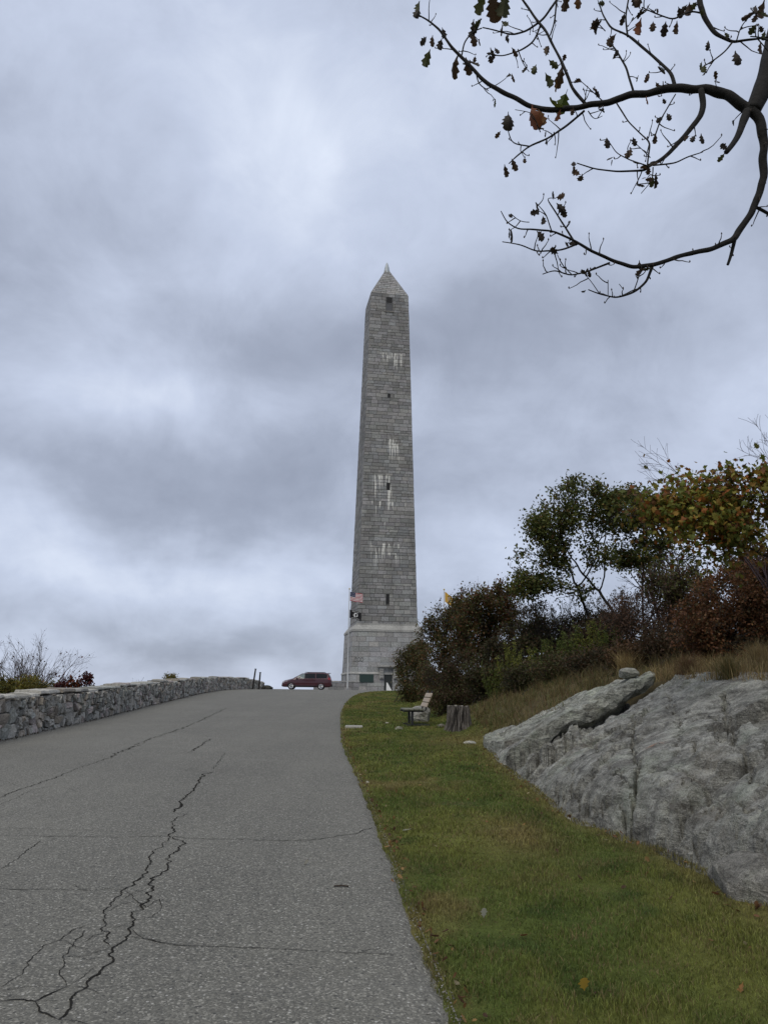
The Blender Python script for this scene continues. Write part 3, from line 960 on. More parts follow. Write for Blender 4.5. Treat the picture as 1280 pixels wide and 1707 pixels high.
# openings
for i, (a, b, c, d) in enumerate(HOLES):
    hz = half_shaft((c + d) / 2)
    dk = MB().box((a - .02, -hz + .02, c - .05), (b + .02, -hz + .06, d + .05), (.01, .01, .01)) if i else MB().box((a, -hz + .01, c), (b, -hz + .05, d), (.01, .01, .01))
    wnd = dk.build('window' if i == 0 else 'loophole', M_DARK, mon)
    if i == 0:
        fr = MB()
        for (x0, x1, z0, z1) in ((a, a + .12, c, d), (b - .12, b, c, d), (a + .12, b - .12, c, c + .14), (a + .12, b - .12, d - 1.05, d - .95)):
            fr.box((x0, -hz - .06, z0), (x1, -hz, z1), (.09, .09, .088))
        fr.build('frame', M_METAL, wnd)
        MB().box((a + .13, -hz - .03, c + .15), (b - .13, -hz - .005, d - 1.05), (.07, .07, .075)).build('shutter', M_METAL, wnd)
        MB().box((a - .25, -hz - .16, c - .22), (b + .25, -hz - .02, c - .01), (.2, .19, .175), .03).build('sill', M_GRANITE, mon)
door = MB().box((-.54, -5.08, -.1), (.54, -5.03, 2.34), (.02, .024, .022)).build('door', M_METAL, mon)
MB().box((.36, -5.14, 1.0), (.40, -5.08, 1.25), (.2, .18, .1), .006).build('handle', M_METAL, door)
for sx in (-1, 1):
    bk = MB().box((sx * .95 - .3, -5.50, 1.55), (sx * .95 + .3, -5.17, 3.05), (.31, .305, .29), .05)
    for q in range(4):
        bk.box((sx * .95 - .22, -5.56, 1.68 + q * .33), (sx * .95 + .22, -5.505, 1.88 + q * .33), (.29, .285, .27), .02)
    bk.build('bracket', M_GRANITE, mon)
MB().box((-1.5, -5.75, 3.06), (1.5, -5.15, 3.36), (.31, .305, .29), .05).build('hood', M_GRANITE, mon)
pl = MB().box((-3.85, -5.23, 1.12), (-2.07, -5.172, 2.08), (.018, .04, .034), .01).build('plaque', M_METAL, mon)
fr = MB()
for (x0, x1, z0, z1) in ((-3.90, -3.83, 1.06, 2.14), (-2.09, -2.02, 1.06, 2.14), (-3.83, -2.09, 1.06, 1.12), (-3.83, -2.09, 2.08, 2.14)):
    fr.box((x0, -5.25, z0), (x1, -5.17, z1), (.03, .05, .043), .01)
fr.build('frame', M_METAL, pl)
rel = MB()
for q in range(3):
    cx = -4.45 + q * .42
    for sg in (-1, 1):
        a = np.linspace(0, math.pi * 1.6, 9)
        rel.tube([(cx + .18 * math.cos(t) * sg, -5.03 - .0, 4.12 + .3 * math.sin(t) * (1 if sg > 0 else .8)) for t in a], .05, 6, (.25, .245, .235))
rel.build('carved_relief', M_GRANITE, mon)

# low parapet of dressed stone beside the monument, and a white wedge-shaped panel by its door
par = thing('parapet_wall', (-5.6, 103.4, 1.5), 'low grey dressed stone parapet between the car and the monument base', 'wall', D2R(3))
MB().box((-3.3, -.22, -.3), (2.6, .22, .98), (.1, .1, .1)).build('core', M_MORTAR, par)
for r in range(2):
    x = -3.32
    while x < 2.6:
        x1 = min(2.62, x + RNG.uniform(.7, 1.25))
        if 2.62 - x1 < .4: x1 = 2.62
        MB().box((x + .012, -.28, -.2 + r * .6 + .012), (x1 - .012, .28, .4 + r * .6 - .012), granite_tone(.19, .28), .03).build('block', M_GRANITE, par)
        x = x1
x = -3.4
while x < 2.65:
    x1 = min(2.7, x + RNG.uniform(1.2, 1.9))
    if 2.7 - x1 < .6: x1 = 2.7
    MB().box((x + .006, -.34, 1.002), (x1 - .006, .34, 1.2), granite_tone(.27, .34), .03).build('coping', M_GRANITE, par); x = x1
tb = thing('white_wedge', (.92, 104.6, 1.5), 'small white wedge at the foot of the dark monument doorway', 'sign', D2R(10))
b = MB().add([(-.32, -.03, 0), (.42, -.03, 0), (-.18, .03, 1.05), (-.32, .03, 1.05), (-.32, .02, 0), (.42, .02, 0), (-.18, .08, 1.05), (-.32, .08, 1.05)],
             [(0, 1, 2, 3), (7, 6, 5, 4), (0, 4, 5, 1), (1, 5, 6, 2), (2, 6, 7, 3), (3, 7, 4, 0)], (.72, .72, .70))
b.build('panel', M_METAL, tb)
MB().box((-.30, .09, 0), (-.26, .30, .7), (.5, .5, .48)).build('strut', M_METAL, tb)

# ------------------------------------------------------------------ flagpoles and flags
def flagpole(x, y, top, label):
    z0 = tz(x, y); t = thing('flagpole', (x, y, z0), label, 'flagpole')
    MB().lathe([(.16, -.1), (.16, .22), (.11, .28), (.10, .32)], 14, 2, (.25, .25, .25)).build('base', M_METAL, t)
    MB().lathe([(.075, .3), (.065, (top - z0) * .5), (.04, top - z0 - .12)], 10, 2, (.36, .37, .38)).build('pole', M_METAL, t, True)
    MB().lathe([(.02, top - z0 - .12), (.09, top - z0 - .03), (.10, top - z0 + .04), (.06, top - z0 + .11), (.01, top - z0 + .13)], 12, 2, (.45, .36, .14)).build('finial', M_METAL, t, True)
    MB().tube([(-.085, -.03, 1.2), (-.09, -.03, (top - z0) * .5), (-.06, -.02, top - z0 - .2)], .008, 5, (.4, .4, .38)).build('halyard', M_METAL, t)
    MB().box((-.09, -.1, 1.1), (-.06, .02, 1.3), (.3, .3, .3), .008).build('cleat', M_METAL, t)


class Flag:
    """A flying flag: (u 0..1 along the fly, v 0..1 up the hoist) bent into waves and sagging at the fly end."""
    def __init__(s, loc, wd, ht, sag, ph, label, group=None):
        s.w, s.h, s.sag, s.ph = wd, ht, sag, ph
        s.t = thing('flag', loc, label, 'flag', 0, group)

    def P(s, u, v, off=0.0):
        x = s.w * (u * (.86 + .02 * math.sin(5 * u)))
        y = .09 * s.w * u ** .6 * math.sin(7.5 * u + s.ph + 1.0 * v) * .8
        return (.09 + x + .03 * v * u, y + off - .15 * u, s.h * (v - 1) - s.sag * s.h * u ** 1.3 + .03 * s.h * math.sin(9 * u + s.ph))

    def rect(s, mb, u0, u1, v0, v1, col, nu=12, nv=2, off=0.0):
        V = [s.P(u0 + (u1 - u0) * i / nu, v0 + (v1 - v0) * j / nv, off) for i in range(nu + 1) for j in range(nv + 1)]
        F = [(i * (nv + 1) + j, (i + 1) * (nv + 1) + j, (i + 1) * (nv + 1) + j + 1, i * (nv + 1) + j + 1) for i in range(nu) for j in range(nv)]
        return mb.add(V, F, col)

    def poly(s, mb, pts, col, off):
        return mb.add([s.P(u, v, off) for u, v in pts], [tuple(range(len(pts)))], col)

    def text(s, mb, body, u0, u1, v0, v1, col, off):
        cu = bpy.data.curves.new('t', 'FONT'); cu.body = body; cu.size = 1.0; cu.resolution_u = 2
        ob = bpy.data.objects.new('t', cu); C.objects.link(ob)
        dg = bpy.context.evaluated_depsgraph_get(); me = ob.evaluated_get(dg).to_mesh()
        V = np.array([tuple(v.co) for v in me.vertices]); F = [tuple(p.vertices) for p in me.polygons]
        ob.evaluated_get(dg).to_mesh_clear(); bpy.data.objects.remove(ob); bpy.data.curves.remove(cu)
        lo, hi = V.min(0), V.max(0)
        V = [s.P(u0 + (u1 - u0) * (p[0] - lo[0]) / (hi[0] - lo[0]), v0 + (v1 - v0) * (p[1] - lo[1]) / (hi[1] - lo[1]), off) for p in V]
        mb.add(V, F, col)


def disc(cx, cy, rx, ry, n=20, a0=0):
    return [(cx + rx * math.cos(a0 + 2 * math.pi * i / n), cy + ry * math.sin(a0 + 2 * math.pi * i / n)) for i in range(n)]


flagpole(-4.35, 100, 14.35, 'tall grey flagpole in front of the monument carrying two flags')
fl = Flag((-4.35, 100, 13.95), 1.95, 1.15, .22, .6, 'striped national flag flying high on the grey pole by the monument')
for i in range(13):
    st = MB()
    fl.rect(st, .4 if i < 7 else 0, 1, 1 - (i + 1) / 13, 1 - i / 13, (.30, .018, .035) if i % 2 == 0 else (.62, .60, .60), 14, 1)
    st.build('stripe', M_CLOTH, fl.t)
cn = MB(); fl.rect(cn, 0, .4, 1 - 7 / 13, 1, (.012, .018, .07), 8, 5); cn = cn.build('canton', M_CLOTH, fl.t)
stars = MB()
for r in range(9):
    for c in range(6 if r % 2 == 0 else 5):
        u = .4 * ((c * 2 + 1 + r % 2) / 12); v = 1 - 7 / 13 * (r + 1) / 10
        pts = [(u + (.016 if q % 2 == 0 else .007) * math.sin(q * math.pi / 5) * .62, v + (.026 if q % 2 == 0 else .011) * math.cos(q * math.pi / 5)) for q in range(10)]
        fl.poly(stars, pts, (.7, .7, .7), -.008); fl.poly(stars, pts[::-1], (.7, .7, .7), .008)
tag(stars.build('stars', M_CLOTH, cn), kind='stuff')

fl = Flag((-4.35, 100, 11.65), 1.75, 1.05, .38, 2.2, 'black flag with white roundel flying below the striped flag')
f_ = MB(); fl.rect(f_, 0, 1, 0, 1, (.011, .011, .013), 16, 8); f_.build('cloth', M_CLOTH, fl.t)
em = MB()
for off in (-.010, .010):
    fl.poly(em, disc(.5, .5, .19, .27), (.68, .68, .68), off)
    fl.text(em, 'POW * MIA', .22, .78, .83, .94, (.68, .68, .68), off)
    fl.text(em, 'YOU ARE NOT FORGOTTEN', .14, .86, .06, .15, (.68, .68, .68), off)
em.build('emblem', M_CLOTH, fl.t)
sil = MB()
for off in (-.016, .016):
    fl.poly(sil, [(.47, .24), (.60, .26), (.60, .38), (.63, .46), (.63, .58), (.58, .66), (.51, .67), (.46, .61), (.455, .54), (.43, .49), (.455, .46), (.45, .41), (.49, .37)], (.012, .012, .013), off)
    fl.poly(sil, [(.36, .36), (.375, .36), (.375, .60), (.36, .60)], (.012, .012, .013), off)
    fl.poly(sil, [(.335, .58), (.40, .58), (.40, .66), (.335, .66)], (.012, .012, .013), off)
sil.build('silhouette', M_CLOTH, fl.t)

flagpole(7.62, 96, 13.9, 'grey flagpole with yellow flag half hidden behind the brown bushes')
fl = Flag((7.62, 96, 13.6), 1.25, 1.25, .75, 1.0, 'yellow flag with crest showing above the brown bushes')
f_ = MB(); fl.rect(f_, 0, 1, 0, 1, (.50, .30, .055), 14, 8); f_.build('cloth', M_CLOTH, fl.t)
em = MB()
for off in (-.010, .010):
    fl.poly(em, [(.40, .68), (.60, .68), (.60, .45), (.50, .30), (.40, .45)], (.05, .10, .26), off)
    fl.poly(em, disc(.34, .52, .045, .19, 12), (.42, .30, .2), off); fl.poly(em, disc(.66, .52, .045, .19, 12), (.30, .36, .2), off)
    fl.poly(em, disc(.5, .76, .07, .07, 12), (.30, .30, .34), off); fl.poly(em, [(.3, .27), (.7, .27), (.66, .20), (.34, .20)], (.10, .16, .34), off)
em.build('crest', M_CLOTH, fl.t)

# ------------------------------------------------------------------ fieldstone wall
wall = thing('stone_wall', (0, 0, 0), 'long grey fieldstone wall edging the west side of the road', 'wall')
ws_ = np.linspace(0, 1, 900)
wy = np.interp(ws_, [0, 1], [4, 69.5]); wx = wall_x(wy)
wl = np.concatenate([[0], np.cumsum(np.hypot(np.diff(wx), np.diff(wy)))]); WL = wl[-1]


def wall_p(s, t, d):
    """s along, t up from the road, d out towards the road (from the mortar face)."""
    s = np.asarray(s, float)
    x = np.interp(s, wl, wx); y = np.interp(s, wl, wy)
    e = .05; sc_ = np.clip(s, e, WL - e); tx = np.interp(sc_ + e, wl, wx) - np.interp(sc_ - e, wl, wx); ty = np.interp(sc_ + e, wl, wy) - np.interp(sc_ - e, wl, wy)
    L = np.hypot(tx, ty); nx, ny = ty / L, -tx / L
    d = np.asarray(d, float)
    return np.stack([x + nx * d, y + ny * d, rise(y) + np.asarray(t, float)], -1)


def wall_h(s): return .93 + .07 * float(fbm(np.array([[s * .4, 2.2, 0]]), 2)[0]) - .25 * float(sm(WL - 5, WL, s))


ss = np.linspace(0, WL, 260); cv = []
hs = np.array([wall_h(s) for s in ss])
for tt, dd in ((-.25, -.07), (1, -.07), (1, -.55), (-.6, -.55)):
    cv.append(wall_p(ss, np.where(tt == 1, hs - .07, tt), np.full(len(ss), dd)))
V = np.stack(cv, 1).reshape(-1, 3); n = len(ss)
F = [(i * 4 + j, (i + 1) * 4 + j, (i + 1) * 4 + (j + 1) % 4, i * 4 + (j + 1) % 4) for i in range(n - 1) for j in range(4)] + [(0, 1, 2, 3), ((n - 1) * 4 + 3, (n - 1) * 4 + 2, (n - 1) * 4 + 1, (n - 1) * 4)]
M_WMORTAR = flat_mat('wall_mortar', (.085, .080, .070), .95, nscale=14, namt=.4, bump=.5)
obj('mortar_core', V, F, M_WMORTAR, wall)


def clip(poly, px, py, nx, ny):
    out = []
    for i in range(len(poly)):
        a, b = poly[i], poly[(i + 1) % len(poly)]
        da = (a[0] - px) * nx + (a[1] - py) * ny; db = (b[0] - px) * nx + (b[1] - py) * ny
        if da <= 0: out.append(a)
        if da * db < 0:
            t = da / (da - db); out.append((a[0] + t * (b[0] - a[0]), a[1] + t * (b[1] - a[1])))
    return out


def stone_tone():
    r = RNG.random(); g = RNG.uniform(.16, .40)
    if r < .55: c = np.array([g * 1.02, g, g * .93])
    elif r < .75: c = np.array([g * 1.15, g * .98, g * .80])
    elif r < .9: c = np.array([g * .93, g, g * .95])
    else: c = np.array([g * 1.15, g * .95, g * .95])
    return (c * .55 + g * .45) * (1.03, 1.0, .93)


seeds = []; s = 0.0
while s < WL:
    big = RNG.random() < .35
    cw = RNG.uniform(.26, .40) if big else RNG.uniform(.14, .25)
    t = RNG.uniform(-.1, .08)
    while t < .95:
        chh = RNG.uniform(.20, .34) if big else RNG.uniform(.11, .23)
        seeds.append((s + cw * RNG.uniform(.2, .8), t + chh * RNG.uniform(.3, .7))); t += chh
    s += cw
seeds = np.array(seeds)
cells = []
for i, (a, b) in enumerate(seeds):
    top = wall_h(a) - .075
    poly = [(a - .6, -.10), (a + .6, -.10), (a + .6, top), (a - .6, top)]
    d = np.hypot(seeds[:, 0] - a, seeds[:, 1] - b); nb = np.argsort(d)[1:22]
    for j in nb:
        if d[j] > 1.2: break
        mx, my = (a + seeds[j, 0]) / 2, (b + seeds[j, 1]) / 2
        poly = clip(poly, mx, my, seeds[j, 0] - a, seeds[j, 1] - b)
        if len(poly) < 3: break
    if len(poly) >= 3: cells.append(poly)


def wall_stone(poly):
    P = np.array(poly); c = P.mean(0); r = np.linalg.norm(P - c, axis=1).mean()
    if r < .03: return None
    # round the outline: corner cut, shrink for the joint
    Q = []
    for i in range(len(P)):
        a, b, d = P[i - 1], P[i], P[(i + 1) % len(P)]
        Q += [b + (a - b) * .10, b + (d - b) * .10]
    Q = np.array(Q); Q = c + (Q - c) * (1 - .017 / r); Q += RNG.normal(0, .006, Q.shape)
    n = len(Q); dep = RNG.uniform(.03, .10); tilt = RNG.normal(0, .22, 2)
    def lay(k, d): 
        R = c + (Q - c) * k
        dd = np.full(n, d) + ((R - c) @ tilt if d > 0 else 0) + (RNG.normal(0, .008, n) if d > 0 else 0)
        return wall_p(R[:, 0], R[:, 1], dd)
    V = np.concatenate([lay(1, -.09), lay(1, dep * .6), lay(.93, dep), lay(.5, dep + RNG.normal(0, .012)), wall_p([c[0]], [c[1]], [dep + RNG.normal(0, .015)])])
    F = [(k * n + j, k * n + (j + 1) % n, (k + 1) * n + (j + 1) % n, (k + 1) * n + j) for k in range(3) for j in range(n)]
    F += [(3 * n + j, 3 * n + (j + 1) % n, 4 * n) for j in range(n)]
    return V, F, stone_tone()


cells.sort(key=lambda p: np.mean([q[0] for q in p]))
S_VIS = float(np.interp(16.6, wy, wl))
nsing = 0; far = MB()
for poly in cells:
    st = wall_stone(poly)
    if st is None: continue
    if np.mean([q[0] for q in poly]) > S_VIS and nsing < 297:
        obj('stone', st[0], st[1], M_STONE, wall, col=st[2]); nsing += 1
    else:
        far.add(*st)
tag(far.build('far_stones', M_STONE, wall), kind='stuff')
s = 0.0
while s < WL - .2:
    ln = RNG.uniform(.45, 1.0); s1 = min(WL, s + ln); h0 = wall_h((s + s1) / 2); th = RNG.uniform(.06, .11); lift = RNG.uniform(-.035, .045)
    n = 5; q = np.linspace(s + .012, s1 - .012, n); fr_, bk_ = RNG.uniform(.02, .10), RNG.uniform(.56, .64)
    w1 = RNG.normal(0, .014, n); w2 = RNG.normal(0, .008, n)
    b0 = h0 - .075 + lift
    R = [wall_p(q, np.full(n, b0), fr_ - .02 + w1), wall_p(q, b0 + th * .3 + w2, fr_ + w1), wall_p(q, b0 + th * .85 + w2, fr_ - .025 + w1),
         wall_p(q, b0 + th + w2, fr_ - .10 + w1), wall_p(q, b0 + th + .01 + w2, np.full(n, -.3)), wall_p(q, b0 + th + w2[::-1], -bk_ + .05 + w1), wall_p(q, np.full(n, b0), -bk_ + w1)]
    V = np.stack(R, 1).reshape(-1, 3); m_ = len(R)
    F = [(i * m_ + j, (i + 1) * m_ + j, (i + 1) * m_ + (j + 1) % m_, i * m_ + (j + 1) % m_) for i in range(n - 1) for j in range(m_)]
    F += [tuple(range(m_)), tuple((n - 1) * m_ + j for j in range(m_))[::-1]]
    obj('capstone', V, F, M_STONE, wall, col=stone_tone() * .95); s = s1
# dirt and leaf crumbs gathered along the wall foot
n = 4200; S = RNG.uniform(S_VIS - 4, WL, n); D = np.abs(RNG.normal(0, .10, n)) + .06 + .10 * np.clip(fbm(xyz(S * .7, 0 * S, 1), 3), 0, 1)
P = wall_p(S, np.full(n, .018), D)
LV, LF, LK = scatter(P, RNG.uniform(.015, .05, n), pick([((.05, .038, .025), 5), ((.09, .06, .03), 3), ((.03, .026, .02), 4)], n), up=1.2, droop=0)
tag(obj('leaf_litter', LV, LF, M_LEAF, col=LK), kind='stuff', label='dark leaf crumbs and dirt along the foot of the stone wall')

# ------------------------------------------------------------------ rock outcrop
RNG = np.random.default_rng(2024)
STEEP = np.array([(0, .5), (7, .46), (9.5, .34), (11, .25), (12.5, .10), (14, .02), (19, .02)], float)
SLOPE = np.array([(0, .44), (6, .44), (9.7, .42), (11.2, .50), (14, .56), (16, .50), (19, .4)], float)
TOPZ = np.array([(2, 1.62), (6, 1.66), (9.7, 1.74), (11.2, 1.90), (14, 1.98), (15.5, 1.45), (17.5, .98), (19, .6)], float)


def rock_base(x, y):
    x = np.asarray(x, float); y = np.asarray(y, float); d = x - foot_x(y)
    st = interp(STEEP, y); sl = interp(SLOPE, y); tp = interp(TOPZ, y)
    z = rise(y) + st * (1 - np.exp(-np.maximum(d, 0) / .16)) + sl * d
    k = .10
    z = -k * np.logaddexp(-z / k, -tp / k)                        # rounds over at the brow
    z = z + .07 * np.maximum(d - 2.2, 0)
    return z


def rock_pt(px, py):
    return hit(px, py, lambda x, y: float(rock_base(np.array([x]), np.array([y]))[0]), 3.0, 30)


def polyline_dist(X, Y, pts):
    best = np.full(X.shape, 9.0)
    for (a, b) in zip(pts[:-1], pts[1:]):
        ax, ay, bx, by = a[0], a[1], b[0], b[1]
        t = np.clip(((X - ax) * (bx - ax) + (Y - ay) * (by - ay)) / ((bx - ax) ** 2 + (by - ay) ** 2 + 1e-9), 0, 1)
        best = np.minimum(best, np.hypot(X - ax - t * (bx - ax), Y - ay - t * (by - ay)))
    return best


def soften(A, k):
    w_ = np.hanning(2 * k + 3)[1:-1]; w_ /= w_.sum()
    for ax in (0, 1):
        P_ = np.pad(A, [(k, k) if a_ == ax else (0, 0) for a_ in (0, 1)], 'edge')
        A = sum(w_[i] * np.take(P_, np.arange(i, i + A.shape[ax]), axis=ax) for i in range(2 * k + 1))
    return A


ry_ = np.concatenate([np.arange(3.6, 12, .020), np.arange(12, 18.6, .04)]); rd_ = np.concatenate([np.arange(-.22, .5, .02), np.arange(.5, 3.0, .022), np.arange(3.0, 3.9, .05)])
YY, DD = np.meshgrid(ry_, rd_, indexing='ij'); XX = foot_x(YY) + DD
XX = XX + .10 * sm(.6, 0, np.abs(DD)) * fbm(xyz(YY * 1.5, 0 * YY, 2.2), 4).reshape(XX.shape)
ZZ = rock_base(XX, YY)
# faceted blocks: every joint block has its own tilt and set
nf = 34
FS = np.column_stack([RNG.uniform(3, 19, nf), RNG.uniform(-.2, 3.8, nf)]); FT = RNG.normal(0, .10, (nf, 2)); FO = RNG.normal(0, .05, nf)
wa = fbm(xyz(YY * 1.6, DD * 1.6, 3), 6, .7).reshape(YY.shape) * .55; wb = fbm(xyz(YY * 1.6, DD * 1.6, 13), 6, .7).reshape(YY.shape) * .55
d1 = np.full(YY.shape, 1e9); d2 = d1.copy(); idx = np.zeros(YY.shape, int)
for i in range(nf):
    u_, v_ = YY + wa - FS[i, 0], DD + wb - FS[i, 1]
    dd = np.hypot((u_ + .5 * v_) * .62, (v_ - .4 * u_) * 1.15)
    nearer = dd < d1; d2 = np.where(nearer, d1, np.minimum(d2, dd)); idx = np.where(nearer, i, idx); d1 = np.minimum(d1, dd)
facet = (YY - FS[idx, 0]) * FT[idx, 0] + (DD - FS[idx, 1]) * FT[idx, 1] + FO[idx]
nc = 620
CS = np.column_stack([RNG.uniform(3, 19, nc), RNG.uniform(-.2, 3.9, nc)]); CT = RNG.normal(0, .13, (nc, 2)); CO = RNG.normal(0, .012, nc)
c1 = np.full(YY.shape, 1e9); c2 = c1.copy(); cidx = np.zeros(YY.shape, int)
wa2 = fbm(xyz(YY * 3, DD * 3, 23), 3, .6).reshape(YY.shape) * .16; wb2 = fbm(xyz(YY * 3, DD * 3, 33), 3, .6).reshape(YY.shape) * .16
for i in range(nc):
    lo_, hi_2 = np.searchsorted(ry_, (CS[i, 0] - 1.1, CS[i, 0] + 1.1))
    sl_ = slice(lo_, hi_2)
    u_, v_ = YY[sl_] + wa2[sl_] - CS[i, 0], DD[sl_] + wb2[sl_] - CS[i, 1]
    dd = np.hypot((u_ + .7 * v_) * .55, (v_ - .6 * u_) * 1.3)
    nearer = dd < c1[sl_]; c2[sl_] = np.where(nearer, c1[sl_], np.minimum(c2[sl_], dd)); cidx[sl_] = np.where(nearer, i, cidx[sl_]); c1[sl_] = np.minimum(c1[sl_], dd)
chip = (YY - CS[cidx, 0]) * CT[cidx, 0] + (DD - CS[cidx, 1]) * CT[cidx, 1] + CO[cidx]
chip = chip - .018 * (np.sin(cidx * 7.13) > .55) * np.exp(-((c2 - c1) / .022) ** 2) * 2
chip = soften(chip, 1)
amp = sm(-.1, .15, DD)
ZZ = ZZ + amp * (facet * .95 + chip * sm(-.35, .15, fbm(xyz(YY * .8, DD * .8, 91), 2).reshape(YY.shape)))
facet = soften(facet, 1)
gap = d2 - d1
deep = (np.sin(idx * 12.9898 + 3) > .2)
ZZ = ZZ - amp * np.where(deep, .36, .06) * np.exp(-(gap / .020) ** 2) * sm(-.3, .3, fbm(xyz(YY * 1.3, DD * 1.3, 44), 2).reshape(YY.shape))
R1 = fbm(xyz(XX * 1.1, YY * .9, ZZ * 1.1), 6, .5).reshape(XX.shape)
FOL = XX * .8 - YY * .6
R2 = fbm(xyz(FOL * 9, XX * 1.6 + YY * 2.0, 5), 4, .55).reshape(XX.shape)
R3 = fbm(xyz(XX * 7, YY * 6, ZZ * 7), 4, .6).reshape(XX.shape)
LED = 2.6 * fbm(xyz(FOL * 1.3, (XX * .6 + YY * .8) * .45, 71), 4, .55).reshape(XX.shape) + ZZ * 2.2
LED = soften((np.floor(LED) + sm(.0, .22, LED - np.floor(LED)) - LED) / 2.2, 1)
pit = sm(.36, .46, fbm(xyz(XX * 4.5, YY * 3.6, 61), 4).reshape(XX.shape))
ZZ = ZZ + amp * (.045 * R1 + .016 * R2 + .024 * R3 - .13 * pit)
cr_lines = [([(962, 1295), (935, 1325), (900, 1340)], .04, .12), ([(1100, 1205), (1165, 1188), (1235, 1205), (1280, 1225)], .03, .09), ([(1085, 1288), (1150, 1300), (1205, 1332), (1275, 1340)], .035, .11),
            ([(1130, 1360), (1162, 1402), (1150, 1440)], .045, .14), ([(985, 1240), (1020, 1285), (1050, 1322)], .022, .06), ([(1230, 1255), (1262, 1300), (1280, 1310)], .035, .10), ([(1110, 1150), (1135, 1205), (1128, 1262)], .022, .06), ([(1170, 1440), (1215, 1462), (1280, 1500)], .05, .14),
            ([(1058, 1185), (1052, 1240), (1062, 1290), (1058, 1340), (1052, 1395)], .05, .16), ([(1205, 1150), (1210, 1190), (1222, 1235), (1235, 1265)], .05, .15),
            ([(1030, 1355), (1060, 1395), (1085, 1420)], .05, .16), ([(905, 1318), (935, 1325), (985, 1345), (1050, 1360)], .035, .10),
            ([(1150, 1230), (1160, 1262)], .05, .12), ([(1195, 1480), (1225, 1500), (1262, 1488), (1280, 1470)], .05, .14), ([(1190, 1430), (1240, 1425), (1280, 1445)], .045, .12),
            ([(900, 1240), (930, 1262), (960, 1300)], .02, .05), ([(1065, 1395), (1110, 1410), (1170, 1440)], .035, .10), ([(1090, 1330), (1140, 1320), (1210, 1345)], .02, .04)]
wob = .16 * fbm(xyz(XX * 4, YY * 4, 2), 5, .7).reshape(XX.shape); wob2 = .16 * fbm(xyz(XX * 4, YY * 4, 12), 5, .7).reshape(XX.shape); wob3 = fbm(xyz(XX * 2.2, YY * 2.2, 19), 3).reshape(XX.shape)
for pts, wd, dp in cr_lines:
    q = [rock_pt(*p)[:2] for p in pts]
    pd = polyline_dist(XX + wob, YY - wob2, q); pw = .55 + .9 * np.abs(wob3)
    ZZ = ZZ - dp * 3.2 * np.exp(-(pd / (wd * .55 * pw)) ** 2) * sm(-.5, .1, wob3) - dp * .22 * np.exp(-(pd / (wd * 2.6)) ** 2)
lim = np.minimum(interp(TOPZ, YY), rock_base(XX, YY) + .10); over = np.maximum(ZZ - lim, 0)
ZZ = ZZ - over * .75 * sm(1.5, 2.3, DD)
# deep slot beneath the overlying slab
slot = [rock_pt(*p)[:2] for p in [(878, 1256), (930, 1228), (985, 1195), (1040, 1165), (1072, 1142)]]
ds = polyline_dist(XX, YY, slot)
ds = polyline_dist(XX, YY + .12, slot)
ZZ = ZZ - .62 * np.exp(-(ds / .25) ** 2) * sm(.65, 1.0, DD) - .30 * sm(12.6, 13.9, YY) * sm(.45, .95, DD)
ZZ = ZZ - .30 * sm(-.02, -.22, DD) - 1.5 * sm(4.9, 3.6, YY + .35 * R1) * (.35 + .65 * sm(0, 2.5, DD))
out = thing('rock_outcrop', (2.5, 10, .3), 'large cracked grey rock ledge rising out of the lawn', 'rock')
rc = np.ones((XX.size, 3)) * 1.0
rust = np.exp(-((polyline_dist(XX, YY, [rock_pt(1088, 1243)[:2], rock_pt(1094, 1246)[:2]])) / .07) ** 2).ravel()[:, None]
rc = rc * (1 - .75 * rust) + rust * .75 * np.array([1.6, .75, .5])
soil = sm(.05, -.12, DD + .10 * R1).ravel()[:, None] * .6
rc = rc * (1 - soil) + soil * np.array([.55, .45, .32])
obj('bedrock', np.stack([XX.ravel() - 2.5, YY.ravel() - 10, ZZ.ravel() - .3], 1), grid_faces(*XX.shape)[:, ::-1].copy(), M_ROCK, out, col=rc, smooth=False)


def boulder(name, c, r, seed, rough=.28, parent=None, col=(1, 1, 1), n=26, flat=.0, mat=None):
    """Lumpy stone mesh round c with radii r."""
    u, v = np.meshgrid(np.linspace(0, 2 * math.pi, n, endpoint=False), np.linspace(0.02, math.pi - .02, n // 2 + 4), indexing='ij')
    D = np.stack([np.sin(v) * np.cos(u), np.sin(v) * np.sin(u), np.cos(v)], -1).reshape(-1, 3)
    k = 1 + rough * fbm(D * 1.3 + seed, 4) + rough * .6 * fbm(D * 3.7 + seed * 2, 3)
    q = np.sign(D) * np.abs(D) ** .92
    for _ in range(11):
        h = np.random.default_rng(int(seed * 10) + _).normal(size=3); h /= np.linalg.norm(h); dd = D @ h
        k = np.minimum(k, np.where(dd > .2, .80 / np.maximum(dd, .2), 9))
    V = q * k[:, None] * np.array(r) + np.array(c); nv = n // 2 + 4
    F = [(i * nv + j, i * nv + j + 1, ((i + 1) % n) * nv + j + 1, ((i + 1) % n) * nv + j) for i in range(n) for j in range(nv - 1)]
    F += [tuple(i * nv for i in range(n)), tuple(i * nv + nv - 1 for i in range(n))[::-1]]
    return obj(name, V, F, mat or M_ROCK, parent, col=np.array(col, float), smooth=False)


